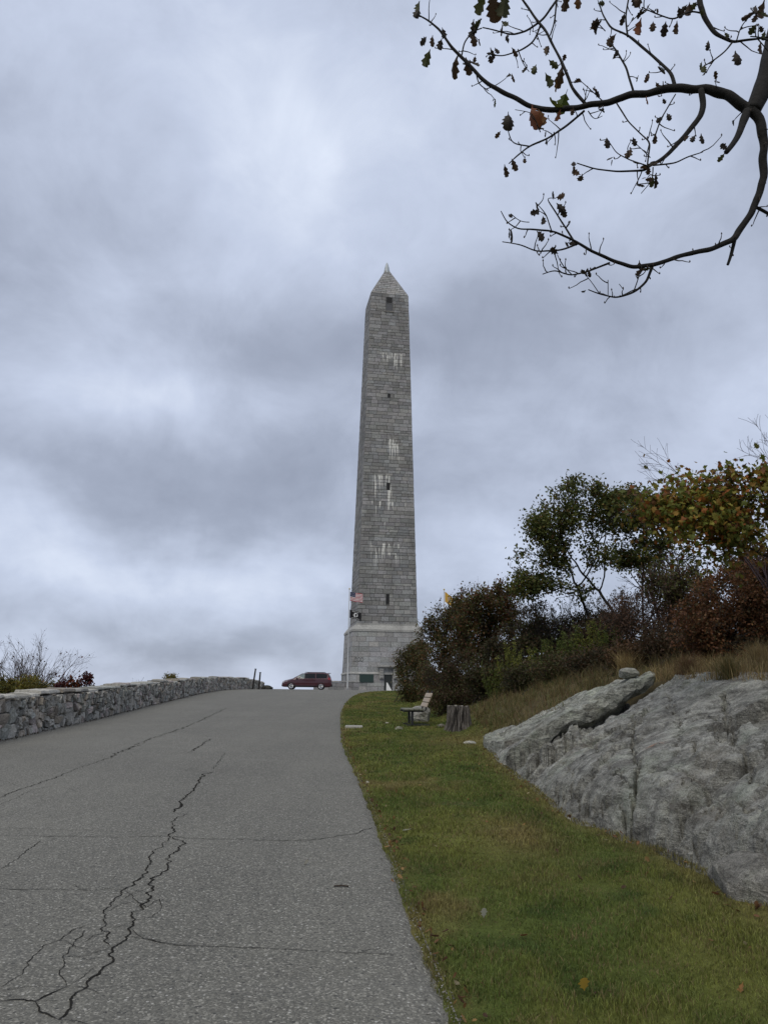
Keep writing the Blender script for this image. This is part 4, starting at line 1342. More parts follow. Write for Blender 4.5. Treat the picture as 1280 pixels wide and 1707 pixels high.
# the slab that lies across the ledge
OUTL = np.array([(2.06, 15.7), (2.22, 14.7), (2.55, 14.05), (3.05, 13.92), (3.75, 13.70), (4.3, 13.52), (4.70, 13.52), (4.86, 14.2), (4.5, 15.0), (4.0, 16.1), (3.45, 17.2), (2.9, 17.9), (2.55, 17.9), (2.25, 17.2), (2.08, 16.4)])
m_ = len(OUTL); tt = np.linspace(0, m_, 420, endpoint=False); OX = np.interp(tt, np.arange(m_ + 1), np.append(OUTL[:, 0], OUTL[0, 0])); OY = np.interp(tt, np.arange(m_ + 1), np.append(OUTL[:, 1], OUTL[0, 1]))
kk = np.hanning(9); kk /= kk.sum()
OX = np.convolve(np.pad(OX, 4, 'wrap'), kk, 'valid'); OY = np.convolve(np.pad(OY, 4, 'wrap'), kk, 'valid')
cx, cy = 3.35, 15.2
lay = []
for k, dz in [(.60, -.60), (.74, -.34), (.90, -.27), (.975, -.22), (1.0, -.15), (1.002, -.08), (1.0, -.01), (.996, .04), (.985, .05)] + [(q, .05) for q in np.linspace(.95, .04, 26)]:
    x = cx + (OX - cx) * k; y = cy + (OY - cy) * k
    zt = 1.80 + .55 * (x - 4.47) - .05 * (y - 14.2) - .13 * sm(4.1, 4.9, x)
    zt = np.maximum(zt, rise(y) + .16)
    stp = np.floor(3.2 * fbm(xyz(x * .9 + y * .5, y * .7, 77), 3)) * .018
    z = zt + .08 + stp + dz * (1 - .45 * sm(3.9, 4.9, x)) + .08 * fbm(xyz(x * 1.6, y * 1.1, 3), 5, .55) + .05 * fbm(xyz(x * 5, y * 4, 3), 4) - .05 * sm(.12, 0, np.abs(fbm(xyz(x * 1.5 + y, y * .8, 8), 3)))
    z = z + np.minimum(dz, 0) * 1.8 * sm(3.1, 2.5, x)
    x = x + .05 * fbm(xyz(x * 2.5, y * 2.5, dz * 6), 5, .6); y = y + .08 * fbm(xyz(x * 2.2, y * 2.2, 7 + dz * 6), 5, .6)
    lay.append(np.stack([x - 2.5, y - 10, z - .3], 1))
n = len(OX); V = np.concatenate(lay); i, j = np.meshgrid(np.arange(len(lay) - 1), np.arange(n), indexing='ij'); i = i.ravel(); j = j.ravel(); j2 = (j + 1) % n
F = [tuple(f) for f in np.stack([i * n + j, i * n + j2, (i + 1) * n + j2, (i + 1) * n + j], 1)] + [tuple((len(lay) - 1) * n + q for q in range(n))]
obj('slab', V, F, M_ROCK, out, col=np.array([1.08, 1.10, 1.07]), smooth=False)
tag(boulder('boulder', (0, 0, 0), (.20, .16, .10), 3.3, .2, col=(1.25, 1.25, 1.2)), 'small pale stone perched on the top edge of the rock ledge', 'stone').location = (4.36, 13.95, 1.80 - .06 + .20)
tag(boulder('boulder', (0, 0, 0), (.34, .5, .26), 5.1, .25, col=(.95, .92, .9)), 'rounded grey stone at the lower east foot of the rock ledge', 'stone').location = (2.72, 5.95, rise(5.95) + .12)

# ------------------------------------------------------------------ minivan
M_PAINT = flat_mat('maroon_paint', (.050, .006, .011), .32, .1, .5, 60, .06, .01, {'Coat Weight': .6, 'Coat Roughness': .12})
M_GLASS = flat_mat('tinted_glass', (.010, .012, .014), .12, 0, .25, 30, .05, 0.0)
M_GLASSP = flat_mat('pale_glass', (.16, .20, .20), .08, 0, .6, 30, .05, 0.0)
M_TYRE = flat_mat('tyre_rubber', (.014, .014, .014), .9)
M_RIM = flat_mat('alloy', (.50, .50, .51), .3, .8)
M_LAMP = flat_mat('lamp_lens', (.55, .55, .55), .1, .1, .6)
M_TAIL = flat_mat('tail_lens', (.25, .012, .012), .15, 0, .6)
M_TRIM = flat_mat('black_trim', (.016, .016, .017), .6)
car = thing('minivan', (-7.75, 82, rise(82) + .012), 'dark red minivan parked side-on at the crest of the road', 'van', D2R(2))
# stations along the length: x, underside z, waist z, top z, half width at waist, half width at top
ST = [(0, .36, .58, .66, .62, .55), (.10, .26, .66, .80, .80, .66), (.35, .24, .78, .92, .92, .74), (.80, .24, .92, 1.02, .97, .80), (1.15, .24, .98, 1.12, .985, .86),
      (1.6, .24, 1.01, 1.38, .99, .84), (2.1, .24, 1.03, 1.61, .99, .81), (2.7, .24, 1.05, 1.72, .99, .81), (3.5, .24, 1.06, 1.74, .99, .81), (4.3, .24, 1.07, 1.71, .985, .80),
      (4.75, .25, 1.08, 1.66, .97, .78), (4.95, .28, 1.06, 1.30, .95, .74), (5.07, .34, .92, 1.02, .90, .74), (5.12, .42, .74, .84, .80, .66)]
V = []
for (x, zb, zw, zt, wa_, wt) in ST:
    side = [(-.80 * wa_, zb), (-.97 * wa_, zb + .10), (-1.0 * wa_, zb + (zw - zb) * .55), (-.985 * wa_, zw), (-wt - (.0 if zt - zw < .2 else .02), zt - .06), (-wt + .09, zt)]
    V += [(x, y, z) for y, z in side] + [(x, -y, z) for y, z in side[::-1]]
k = 12; n = len(ST)
F = [(i * k + j, i * k + (j + 1) % k, (i + 1) * k + (j + 1) % k, (i + 1) * k + j) for i in range(n - 1) for j in range(k)] + [tuple(range(k))[::-1], tuple((n - 1) * k + j for j in range(k))]
V = np.array(V) - (2.55, 0, 0)
obj('body', V, F, M_PAINT, car, col=np.array([.1, .01, .02]), smooth=False)


def car_side(x, z, off, sgn=-1):
    a = np.array(ST); zw = np.interp(x, a[:, 0], a[:, 2]); zt = np.interp(x, a[:, 0], a[:, 3]); wa_ = np.interp(x, a[:, 0], a[:, 4]); wt = np.interp(x, a[:, 0], a[:, 5])
    zb = np.interp(x, a[:, 0], a[:, 1]); zm = zb + (zw - zb) * .55
    y = np.interp(z, [zb + .1, zm, zw, max(zt - .06, zw + .01)], [.97 * wa_, wa_, .985 * wa_, wt + .02])
    return (x - 2.55, sgn * (y + off), z)


def side_panel(name, pts, mat, off=.012, parent=None, sgn=-1):
    o = MB()
    a = [car_side(x, z, off, sgn) for x, z in pts]; b = [car_side(x, z, -.01, sgn) for x, z in pts]; n = len(pts)
    o.add(a + b, [tuple(range(n))] + [(i, i + n, (i + 1) % n + n, (i + 1) % n) for i in range(n)], (.05, .05, .05))
    return o.build(name, mat, parent or car)


for sg in (-1, 1):
    side_panel('window', [(1.42, 1.10), (2.32, 1.12), (2.32, 1.60), (2.12, 1.57), (1.75, 1.40)], M_GLASSP if sg < 0 else M_GLASS, sgn=sg)
    side_panel('window', [(2.40, 1.12), (3.42, 1.13), (3.42, 1.63), (2.40, 1.62)], M_GLASS, sgn=sg)
    side_panel('window', [(3.50, 1.14), (4.62, 1.16), (4.66, 1.50), (4.45, 1.60), (3.50, 1.63)], M_GLASS, sgn=sg)
    for x0, x1, nm in ((1.38, 2.36, 'door'), (2.36, 3.46, 'door')):
        dr = side_panel(nm, [(x0 + .015, .36), (x1 - .015, .36), (x1 - .015, 1.06), (x0 + .015, 1.04)], M_PAINT, .014, sgn=sg)
        c = car_side(x1 - .17, .98, .03, sg)
        MB().box((c[0] - .10, c[1] - .015, c[2] - .02), (c[0] + .10, c[1] + .015, c[2] + .02), (.3, .3, .3), .008).build('handle', M_PAINT, dr)
    side_panel('rub_strip', [(1.35, .40), (3.5, .40), (3.5, .33), (1.35, .33)], M_TRIM, .024, sgn=sg)
    side_panel('roof_pillar', [(2.33, 1.10), (2.39, 1.10), (2.39, 1.62), (2.33, 1.62)], M_TRIM, .012, sgn=sg)
    side_panel('headlight', [(.12, .68), (.55, .80), (.62, .88), (.40, .86), (.14, .76)], M_LAMP, .02, sgn=sg)
    side_panel('tail_light', [(4.72, 1.02), (5.0, .98), (5.0, 1.14), (4.84, 1.26), (4.72, 1.14)], M_TAIL, .02, sgn=sg)
    c = car_side(1.55, 1.10, .1, sg)
    MB().box((c[0] - .08, c[1] - .09, c[2] - .06), (c[0] + .10, c[1] + .09, c[2] + .09), (.05, .01, .01), .03).build('mirror', M_PAINT, car)
    MB().tube([(2.3 - 2.55, sg * .68, 1.68), (2.4 - 2.55, sg * .68, 1.76), (4.4 - 2.55, sg * .68, 1.76), (4.5 - 2.55, sg * .68, 1.70)], .018, 6, (.03, .03, .03)).build('roof_rail', M_TRIM, car)
    for x in (.98, 4.02):
        wh = thing('wheel', (x - 2.55, sg * .86, .34), None, None); wh.parent = car
        MB().lathe([(.20, -.11), (.31, -.11), (.345, -.07), (.345, .07), (.31, .11), (.20, .11)], 24, 1).build('tyre', M_TYRE, wh, True)
        rm = MB().lathe([(.05, sg * .10), (.22, sg * .118), (.235, sg * .115), (.235, sg * .06), (.05, sg * .06)], 20, 1)
        for q in range(5):
            a = q * 2 * math.pi / 5
            rm.tube([(.03 * math.cos(a), sg * .125, .03 * math.sin(a)), (.225 * math.cos(a), sg * .12, .225 * math.sin(a))], .03, 6)
        rm.build('rim', M_RIM, wh)
        ar = MB(); a = np.linspace(-.1, math.pi + .1, 14)
        ar.tube([(x - 2.55 + .39 * math.cos(t), sg * .965, .34 + .39 * math.sin(t)) for t in a], .035, 6, (.02, .02, .02))
        ar.build('wheel_arch', M_TRIM, car)
MB().add([(1.20 - 2.55, -.74, 1.17), (1.20 - 2.55, .74, 1.17), (2.08 - 2.55, .62, 1.64), (2.08 - 2.55, -.62, 1.64)], [(0, 1, 2, 3)]).build('windscreen', M_GLASS, car)
MB().add([(4.84 - 2.55, -.62, 1.60), (4.84 - 2.55, .62, 1.60), (5.00 - 2.55, .66, 1.25), (5.00 - 2.55, -.66, 1.25)], [(0, 1, 2, 3)]).build('rear_window', M_GLASS, car)
MB().box((4.70 - 2.55, -.60, 1.66), (4.98 - 2.55, .60, 1.70), (.1, .01, .02), .012).build('spoiler', M_PAINT, car)
MB().box((-.02 - 2.55, -.6, .30), (.10 - 2.55, .6, .50), (.03, .03, .03), .02).build('bumper', M_TRIM, car)
MB().box((5.05 - 2.55, -.74, .34), (5.17 - 2.55, .74, .56), (.03, .03, .03), .02).build('bumper', M_TRIM, car)

# ------------------------------------------------------------------ posts, marker slab, bench, stump and loose stones
for px, py, zc, hh, ln, lab in ((421, 1150, 63, 1.62, (.16, .1), 'taller thin dark post leaning beside the end of the stone wall'),
                                (431.5, 1150, 63, 1.34, (.06, .0), 'shorter thin dark post beside the end of the stone wall')):
    p = at(px, py, zc); z0 = float(rise(np.array(p[1])))
    t = thing('post', (p[0], p[1], z0), lab, 'post')
    MB().tube([(-ln[0] * .1, -ln[1] * .1, -.2), (ln[0] * .5, ln[1] * .5, hh * .5), (ln[0], ln[1], hh)], [.075, .07, .065], 6, (.022, .02, .018)).build('shaft', M_WOOD, t)
    MB().box((-.085, -.085, hh), (.085, .085, hh + .05), (.02, .02, .02), .02, Matrix.Translation((ln[0], ln[1], 0))).build('cap', M_WOOD, t)
    MB().box((-.10, -.10, -.06), (.10, .10, .05), (.03, .028, .025), .02).build('collar', M_WOOD, t)
p = at(445, 1147, 66)
o = boulder('boulder', (0, 0, 0), (.55, .4, .26), 7.7, .25, col=(.16, .16, .15)); o.location = (p[0], p[1], float(rise(p[1])) + .12)
tag(o, 'dark low stone lying at the far end of the stone wall', 'stone')
p = hit(590, 1213); t = thing('marker_slab', (p[0], p[1], tz(p[0], p[1])), 'flat pale stone slab set in the grass at the road edge', 'slab', D2R(2))
MB().box((-.24, -.28, -.06), (.24, .28, .055), (.30, .29, .26), .015).build('slab', M_STONE, t)

bp = hit(684, 1212); bz = tz(bp[0], bp[1])
bench = thing('park_bench', (bp[0] + .10, bp[1] + .72, bz), 'wooden slat bench on black metal legs facing the road', 'bench', D2R(-90 + 4))
BL = .62
for i in range(4):
    MB().box((-BL, -.30 + i * .135, .44), (BL, -.30 + i * .135 + .118, .485), np.array([.15, .15, .115]) * RNG.uniform(.85, 1.1), .008).build('seat_slat', M_WOOD, bench)
Mb = Matrix.Translation((0, .30, .53)) @ Matrix.Rotation(D2R(-24), 4, 'X')
for i in range(3):
    MB().box((-BL, -.022, i * .145), (BL, .022, i * .145 + .125), np.array([.34, .28, .22]) * RNG.uniform(.9, 1.1), .008, Mb).build('back_slat', M_WOOD, bench)
for x in (-.44, .44):
    lg = MB(); blk = (.016, .016, .017)
    lg.box((x - .03, -.10, .03), (x + .03, -.04, .40), blk, .006)
    lg.box((x - .03, -.33, .395), (x + .03, .24, .438), blk, .006)
    lg.tube([(x, .22, .415), (x, .30, .45), (x, .335, .56), (x, .50, .97)], .024, 6, blk)
    lg.box((x - .03, -.24, .02), (x + .03, .42, .065), blk, .006)
    lg.build('leg', M_METAL, bench)
bs = boulder('boulder', (0, 0, 0), (.10, .09, .06), 1.1, .2, col=(1.1, 1.1, .95)); p = hit(665, 1216); bs.location = (p[0], p[1], p[2] + .02)
tag(bs, 'small pale stone in the grass under the front of the bench', 'stone')

sp_ = hit(766, 1219); sz = tz(sp_[0], sp_[1])
st = thing('tree_stump', (sp_[0], sp_[1] + .25, sz), 'grey weathered tree stump with split furrowed bark', 'stump')
na, nh = 120, 30; a = np.linspace(0, 2 * math.pi, na, endpoint=False); hh = np.linspace(-.08, .62, nh)
AA, HH = np.meshgrid(a, hh, indexing='ij')
fl_ = .31 + .13 * np.exp(-np.maximum(HH + .05, 0) / .13)
fur = np.abs(fbm(xyz(np.cos(AA) * 3.4, np.sin(AA) * 3.4, (HH * 1.1).ravel()), 4).reshape(AA.shape))
fur2 = fbm(xyz(np.cos(AA) * 9, np.sin(AA) * 9, (HH * 2).ravel()), 3).reshape(AA.shape)
root = .05 * np.maximum(0, np.sin(5 * AA + 1)) * np.exp(-np.maximum(HH, 0) / .12)
RR = fl_ + root - .10 * (.30 - np.minimum(fur, .3)) / .3 * (fur < .3) * 1.0 + .018 * fur2
dkr = 1 - .8 * sm(.2, .0, fur)
HT = HH + (HH > .55) * .05 * fbm(xyz(np.cos(AA) * 2, np.sin(AA) * 2, 0.0), 3).reshape(AA.shape)
kc = (np.array([.11, .098, .088]) * (dkr * (1 + .5 * fur2)).ravel()[:, None])
obj('trunk', np.stack([(RR * np.cos(AA)).ravel(), (RR * np.sin(AA)).ravel(), HT.ravel()], 1), [(i * nh + j, ((i + 1) % na) * nh + j, ((i + 1) % na) * nh + j + 1, i * nh + j + 1) for i in range(na) for j in range(nh - 1)], M_BARK, st, col=kc)
tops = np.stack([RR[:, -1] * np.cos(a), RR[:, -1] * np.sin(a), HT[:, -1]], 1)
V = np.concatenate([tops * (k, k, 1) - (0, 0, dz) for k, dz in ((1, 0), (.8, .015), (.5, .02), (.2, .03))])
obj('cut_top', V, [(i * na + j, i * na + (j + 1) % na, (i + 1) * na + (j + 1) % na, (i + 1) * na + j) for i in range(3) for j in range(na)] + [tuple(3 * na + j for j in range(na))], M_BARK, st,
    col=np.array([.20, .18, .155]) * RNG.uniform(.7, 1.2, (len(V), 1)))
for px, py, r, seed, cl, lab in ((735, 1212, (.13, .12, .07), 2.2, (.75, .7, .65), 'small brownish stone beside the base of the stump'),
                                 (783, 1240, (.16, .11, .045), 4.4, (1.9, 1.85, 1.75), 'white flat stone in the grass between the stump and the ledge'),
                                 (645, 1206, (.06, .05, .03), 6.6, (1.6, 1.55, 1.4), 'tiny pale stone in the lawn in front of the bench')):
    p = hit(px, py); o = boulder('boulder', (0, 0, 0), r, seed, .25, col=cl); o.location = (p[0], p[1], p[2] + .015); tag(o, lab, 'stone')
p = hit(694, 1192); o = boulder('boulder', (0, 0, 0), (.34, .34, .36), 8.8, .3, col=(.95, .93, .92)); o.location = (1.18, 24.2, tz(1.18, 24.2) + .15)
tag(o, 'pale grey boulder behind the bench under the bushes', 'rock')
# stick on the road
p = road_pt(570, 1480); t = MB().tube([(p[0] - .06, p[1], p[2] + .012), (p[0], p[1] + .008, p[2] + .014), (p[0] + .05, p[1] + .004, p[2] + .011)], .006, 5, (.04, .03, .022)).build('twig', M_BARK)
tag(t, 'short dark twig lying on the open asphalt', 'twig')

# ------------------------------------------------------------------ shrubs and trees
RNG = np.random.default_rng(77)
BROWN = [((.090, .058, .028), 3.5), ((.125, .066, .030), 2.5), ((.078, .084, .028), 6), ((.15, .075, .030), 1.5), ((.055, .058, .022), 2.5)]
GREEN = [((.062, .082, .022), 5), ((.095, .105, .028), 4), ((.135, .110, .030), 2), ((.090, .050, .022), 1)]
OLIVE = [((.072, .080, .026), 5), ((.105, .090, .032), 3), ((.052, .056, .020), 3)]
GOLD = [((.19, .17, .032), 4), ((.23, .135, .028), 2.5), ((.115, .135, .028), 5), ((.24, .085, .022), 2.0), ((.13, .060, .024), 1.5)]
RUST = [((.140, .062, .028), 5), ((.110, .048, .026), 4), ((.165, .085, .036), 3), ((.08, .060, .028), 3)]
PURPLE = [((.085, .048, .034), 4), ((.060, .042, .030), 4), ((.11, .060, .034), 2)]


def E(px, py, zc, rx, ry_, rz): return (at(px, py, zc), (rx, ry_, rz))


def gb(px, zc):
    """Ground point below a photo column at a depth."""
    p = at(px, 1150, zc); return (p[0], p[1], tz(p[0], p[1]))


def fan(name, label, cat, base, height, spreadx, n0, levels, r0, leaves=0, pal=None, leaf=.07, bark=(.06, .05, .045), group=None, up=.9, wood='trunk', kids=(3, 5), tmpl=OAKS):
    """A bare, straight-limbed tree or sapling: stems fan out from the base and fork into fine twigs."""
    base = np.array(base, float); t = thing(name, base, label, cat, 0, group); m = MB(); ends = []

    def limb(p, d, ln, r, lv):
        n = 5; pts = [p]
        bend = RNG.normal(0, .07, 3)
        for i in range(n):
            d = d + bend + RNG.normal(0, .05, 3) + np.array([0, 0, .05 * up]); d = d / np.linalg.norm(d); pts.append(pts[-1] + d * ln / n)
        rr = np.linspace(r, max(r * .45, .0022), n + 1)
        m.tube(np.array(pts), rr, 6 if lv > 1 else 4, bark, False)
        if lv <= 0: ends.append(pts[-1]); ends.append(pts[3]); return
        for k in range(RNG.integers(*kids) + 1):
            q = RNG.uniform(.3, .95); i = min(n - 1, int(q * n)); f = q * n - i; o = pts[i] * (1 - f) + pts[i + 1] * f
            sd = np.cross(d, RNG.normal(size=3)); sd /= np.linalg.norm(sd)
            dd = d * RNG.uniform(.75, 1.1) + sd * RNG.uniform(.4, .75) + np.array([0, 0, .22 * up])
            limb(o, dd / np.linalg.norm(dd), ln * (1.05 - q * .5) * RNG.uniform(.5, .8), max(rr[i] * .6, .0024), lv - 1)

    for k in range(n0):
        a = RNG.uniform(0, 6.28); sx = RNG.uniform(.1, 1) * spreadx
        d = np.array([math.cos(a) * sx, math.sin(a) * sx, 1.0]); d /= np.linalg.norm(d)
        limb(np.array([math.cos(a), math.sin(a), 0]) * RNG.uniform(.0, .12) + (0, 0, -.1), d, height * RNG.uniform(.5, .7), r0 * RNG.uniform(.7, 1.1), levels)
    m.build(wood, M_BARK, t, True)
    if leaves:
        ends = np.array(ends); P = ends[RNG.choice(len(ends), leaves)]
        LV, LF, LK = scatter(P, leaf * RNG.uniform(.6, 1.3, leaves), pick(pal, leaves), tmpl, droop=.8)
        obj('leaves', LV, LF, M_LEAF, t, col=LK)
    return t


def low(px, zc, dx, rx, ry_, rz, dy=0.0):
    """Ellipsoid of foliage standing on the ground below a photo column."""
    p = gb(px, zc); return ((p[0] + dx, p[1] + dy, p[2] + rz * .8), (rx, ry_, rz))


SH = dict(trunk=.12, jit=.18, stemw=.35)
woody('shrub', 'dark leafy bush in front of the monument doorway, farthest along the lawn', 'bush', gb(692, 37), [E(694, 1105, 37, 1.0, .9, 1.05), E(668, 1096, 37, .5, .6, .6), E(700, 1085, 38, .7, .7, .7), low(690, 36.5, 0, 1.1, .8, .7)], 420, 14000, OLIVE + BROWN[:2], .085, 7, step=.14, kill=.22, spread=.10, **SH)
woody('shrub', 'brown bush just left of the yellow flag, above the bench', 'bush', gb(742, 31), [E(745, 1060, 31, 1.35, 1.1, 1.25), E(722, 1045, 31, .75, .7, .7), E(765, 1020, 31, .9, .8, .9), low(735, 30.5, 0, 1.4, .8, 1.0)], 560, 19000, BROWN, .085, 8, step=.14, kill=.22, spread=.10, **SH)
woody('shrub', 'tall red-brown bush with a ragged top behind the stump', 'bush', gb(815, 27), [E(815, 1012, 27, 1.4, 1.1, 1.0), E(848, 995, 27, .9, .8, .7), E(785, 1045, 27, .9, .9, .9), E(805, 1080, 27, 1.4, 1.0, .9)], 640, 21000, BROWN + [((.12, .045, .025), 2)], .085, 9, step=.14, kill=.22, spread=.10, **SH)
woody('shrub', 'low dark bush directly behind the bench boulder', 'bush', gb(745, 25.5), [E(738, 1128, 25.5, .85, .7, .75), E(775, 1118, 25.5, .8, .7, .8), E(717, 1122, 26, .35, .4, .5), low(740, 25, 0, .9, .5, .45), low(772, 24.6, 0, .7, .5, .45)], 460, 15000, [((.085, .050, .030), 4), ((.060, .042, .024), 3), ((.066, .072, .026), 4)], .062, 9, step=.12, kill=.18, spread=.08, **SH)
woody('shrub', 'dense dark bush between the stump and the goldenrod', 'bush', gb(815, 24), [E(812, 1120, 24, .9, .7, .85), E(850, 1085, 24, .9, .8, .8), E(880, 1060, 25, .9, .8, .7), low(815, 23.4, 0, .9, .6, .6), low(850, 23.2, 0, .8, .6, .55)], 540, 19000, [((.060, .046, .024), 4), ((.055, .060, .022), 5), ((.09, .05, .026), 2)], .072, 9, step=.13, kill=.2, spread=.09, **SH)
woody('shrub', 'dark tangled thicket under the green oak', 'bush', gb(930, 25), [E(930, 1060, 25, 1.3, 1.0, .8), E(985, 1048, 25, 1.2, 1.0, .75), E(895, 1035, 26, .9, .8, .8), low(940, 24, 0, 1.6, .7, .6)], 620, 17000, [((.035, .036, .016), 4), ((.055, .032, .020), 3), ((.05, .045, .02), 2)], .068, 10, step=.13, kill=.2, spread=.09, **SH)
woody('shrub', 'second dark thicket between the oak trunks and the goldenrod', 'bush', gb(1020, 22.5), [E(1020, 1050, 22.5, 1.0, .8, .6), E(975, 1060, 22.5, .8, .7, .55), low(1010, 22, 0, 1.2, .6, .5)], 420, 12000, [((.040, .034, .018), 4), ((.060, .032, .022), 3)], .06, 9, step=.12, kill=.18, spread=.08, **SH)
woody('shrub', 'purple-brown twiggy thicket beneath the orange maple', 'bush', gb(1090, 20), [E(1080, 1020, 20, 1.1, .9, .75), E(1130, 1000, 20, .9, .8, .8), E(1040, 1040, 21, .8, .8, .5), low(1090, 19.5, 0, 1.3, .6, .5)], 640, 12000, PURPLE, .055, 9, step=.11, kill=.16, spread=.08, **SH)
woody('shrub', 'dense rust-red bush above the right end of the ledge', 'bush', gb(1220, 14.2), [E(1215, 1015, 14.2, 1.05, .9, .66), E(1275, 975, 14.2, .9, .8, .75), E(1330, 1000, 14.5, 1.0, .9, .8), E(1160, 1045, 14.2, .70, .6, .48), E(1240, 1055, 13.8, 1.0, .6, .40), E(1300, 1050, 13.8, .9, .6, .40), low(1220, 13.9, 0, 1.2, .6, .42)], 980, 44000, RUST, .056, 14, step=.10, kill=.14, tip=.003, spread=.07, **SH)
woody('shrub', 'brown undergrowth bush beside the rust-red bush', 'bush', gb(1120, 17), [E(1115, 1060, 17, .7, .6, .42), E(1160, 1075, 16, .6, .6, .35), low(1125, 16.6, 0, .8, .5, .35)], 380, 10000, [((.07, .04, .022), 4), ((.05, .04, .02), 3)], .055, 8, step=.10, kill=.15, tip=.003, spread=.07, **SH)

woody('shrub', 'olive-brown thicket below the maple and above the purple-brown thicket', 'bush', gb(1165, 17.5), [E(1165, 985, 17.5, 1.0, .8, .55), E(1120, 965, 18, .8, .8, .6), E(1215, 960, 17.5, .8, .7, .5), E(1265, 935, 17.5, .8, .7, .5)], 420, 9000, PURPLE[:2] + OLIVE[:2], .07, 8, step=.13, kill=.19, spread=.09, **SH)
for px, zc, rx, rz, pal, lab in ((868, 21.6, .75, .42, [((.06, .045, .024), 4), ((.05, .055, .02), 4)], 'low dark scrub bush on the bank above the tip of the slab'),
                             (925, 20.6, .8, .45, [((.075, .05, .026), 4), ((.06, .065, .024), 3)], 'low brown-green scrub bush at mid bank behind the slab'),
                             (985, 19.4, .8, .42, [((.05, .045, .022), 4), ((.085, .05, .028), 3)], 'low dark scrub bush on the bank near the perched stone'),
                             (1055, 17.4, .6, .34, [((.11, .06, .03), 4), ((.075, .05, .026), 3)], 'low reddish scrub bush behind the perched stone')):
    woody('shrub', lab, 'bush', gb(px, zc), [low(px, zc, 0, rx, .6, rz), low(px + 22, zc + .3, 0, rx * .7, .5, rz * .8)], 260, 5200, pal, .06, 7, step=.11, kill=.16, spread=.08, **SH)
woody('oak_tree', 'small green oak with two dark stems and an open crown', 'tree', gb(1028, 24), [E(925, 880, 24, 1.15, 1.0, 1.05), E(900, 945, 24, .9, .9, .8), E(958, 826, 24, .95, .9, .62), E(1020, 850, 24, .9, .9, .7), E(872, 975, 24, .65, .6, .5), E(858, 930, 24, .4, .5, .4), E(945, 980, 24, .9, .8, .4), E(1000, 930, 24, .7, .7, .5)], 680, 13500, GREEN, .078, 2, 1.1, .16, .22,
      tip=.0062, tmpl=OAKS, spread=.13, stemw=.10, clump=.9, bark=(.026, .023, .020), jit=.10)
woody('oak_tree', 'slim dark stemmed tree behind the orange maple crown', 'tree', gb(1072, 25), [E(1050, 850, 25, 1.0, .9, .8), E(1095, 870, 25, 1.0, .9, .95), E(1060, 930, 25, .9, .8, .5)], 380, 7600, GREEN, .085, 2, 1.8, .17, .24, tip=.0065, tmpl=OAKS, spread=.12, stemw=.35, bark=(.024, .02, .018), jit=.08)
for px, zc, hh, lab in ((905, 24.6, 2.6, 'dark twiggy bare shrub left of the green oak trunks'), (968, 24.8, 2.8, 'dark twiggy bare shrub just behind the green oak trunks'), (1048, 22.5, 2.5, 'dark twiggy bare shrub right of the green oak trunks')):
    fan('bare_shrub', lab, 'bush', gb(px, zc), hh, .55, 9, 3, .022, 700, OLIVE[:2] + PURPLE[:2], .06, (.03, .025, .022), tmpl=KITE)
fan('oak_tree', 'bare forked tree standing behind the purple-brown thicket', 'tree', gb(1112, 26), 4.4, .35, 3, 3, .06, 260, PURPLE, .08, (.024, .02, .018))
mp = gb(1420, 10.5)
woody('maple_tree', 'maple with orange, yellow and green leaves reaching in from the right edge', 'tree', mp, [E(1085, 870, 10.5, .46, .45, .46), E(1060, 850, 10.5, .28, .3, .25), E(1150, 860, 10.5, .5, .5, .55), E(1215, 848, 10.5, .55, .6, .55), E(1285, 840, 10.5, .7, .7, .62), E(1380, 820, 10.7, .8, .8, .7), E(1110, 918, 10.5, .36, .4, .27), E(1170, 920, 10.5, .5, .5, .27), E(1240, 905, 10.5, .5, .5, .25)],
      640, 11500, GOLD, .070, 1, 1.3, .11, .14, tip=.0035, tmpl=MAPLE, spread=.11, clump=.8, bark=(.024, .021, .018), jit=.12)
fan('bare_tree', 'thin bare sapling with a few leaves rising above the maple', 'tree', gb(1335, 13), 5.5, .34, 8, 3, .022, 36, [((.20, .12, .03), 2), ((.10, .10, .03), 2), ((.12, .06, .04), 1)], .11, (.05, .035, .04), up=.6)
fan('bare_sapling', 'spindly bare twigs poking up above the red-brown bush', 'sapling', gb(808, 30), 4.4, .14, 4, 2, .016, 6, BROWN, .14, (.10, .09, .08))

# beyond the wall
wb = lambda px, zc: (at(px, 1150, zc)[0], at(px, 1150, zc)[1], tz(*at(px, 1150, zc)[:2]))
fan('bare_tree', 'bare grey branching tree rising beyond the stone wall', 'tree', wb(40, 34), 5.4, .27, 13, 3, .042, 130, [((.09, .05, .05), 1)], .07, (.085, .072, .068), up=.5)
fan('bare_sapling', 'thin bare sapling right of the bare tree beyond the wall', 'sapling', wb(76, 33), 5.0, .22, 5, 2, .022, 40, [((.12, .04, .04), 1), ((.06, .06, .03), 1)], .08, (.08, .065, .065))
YELLOW = [((.17, .14, .028), 4), ((.12, .12, .03), 4), ((.09, .075, .02), 2), ((.22, .13, .03), 1)]
woody('shrub', 'yellow-green bush under the bare tree beyond the wall', 'bush', wb(48, 31), [E(45, 1145, 31, 1.0, .7, .46), E(82, 1146, 31, .55, .5, .40)], 260, 7500, YELLOW, .085, 6, .6, .13, .18, spread=.08)
woody('shrub', 'olive yellow bush at the left edge beyond the wall', 'bush', wb(5, 30), [E(5, 1146, 30, .7, .6, .40), E(-30, 1140, 30, .9, .6, .5)], 240, 6500, YELLOW + OLIVE[:1], .085, 6, .6, .13, .18, spread=.08)
RED = [((.085, .020, .022), 4), ((.055, .016, .02), 3), ((.10, .03, .02), 2)]
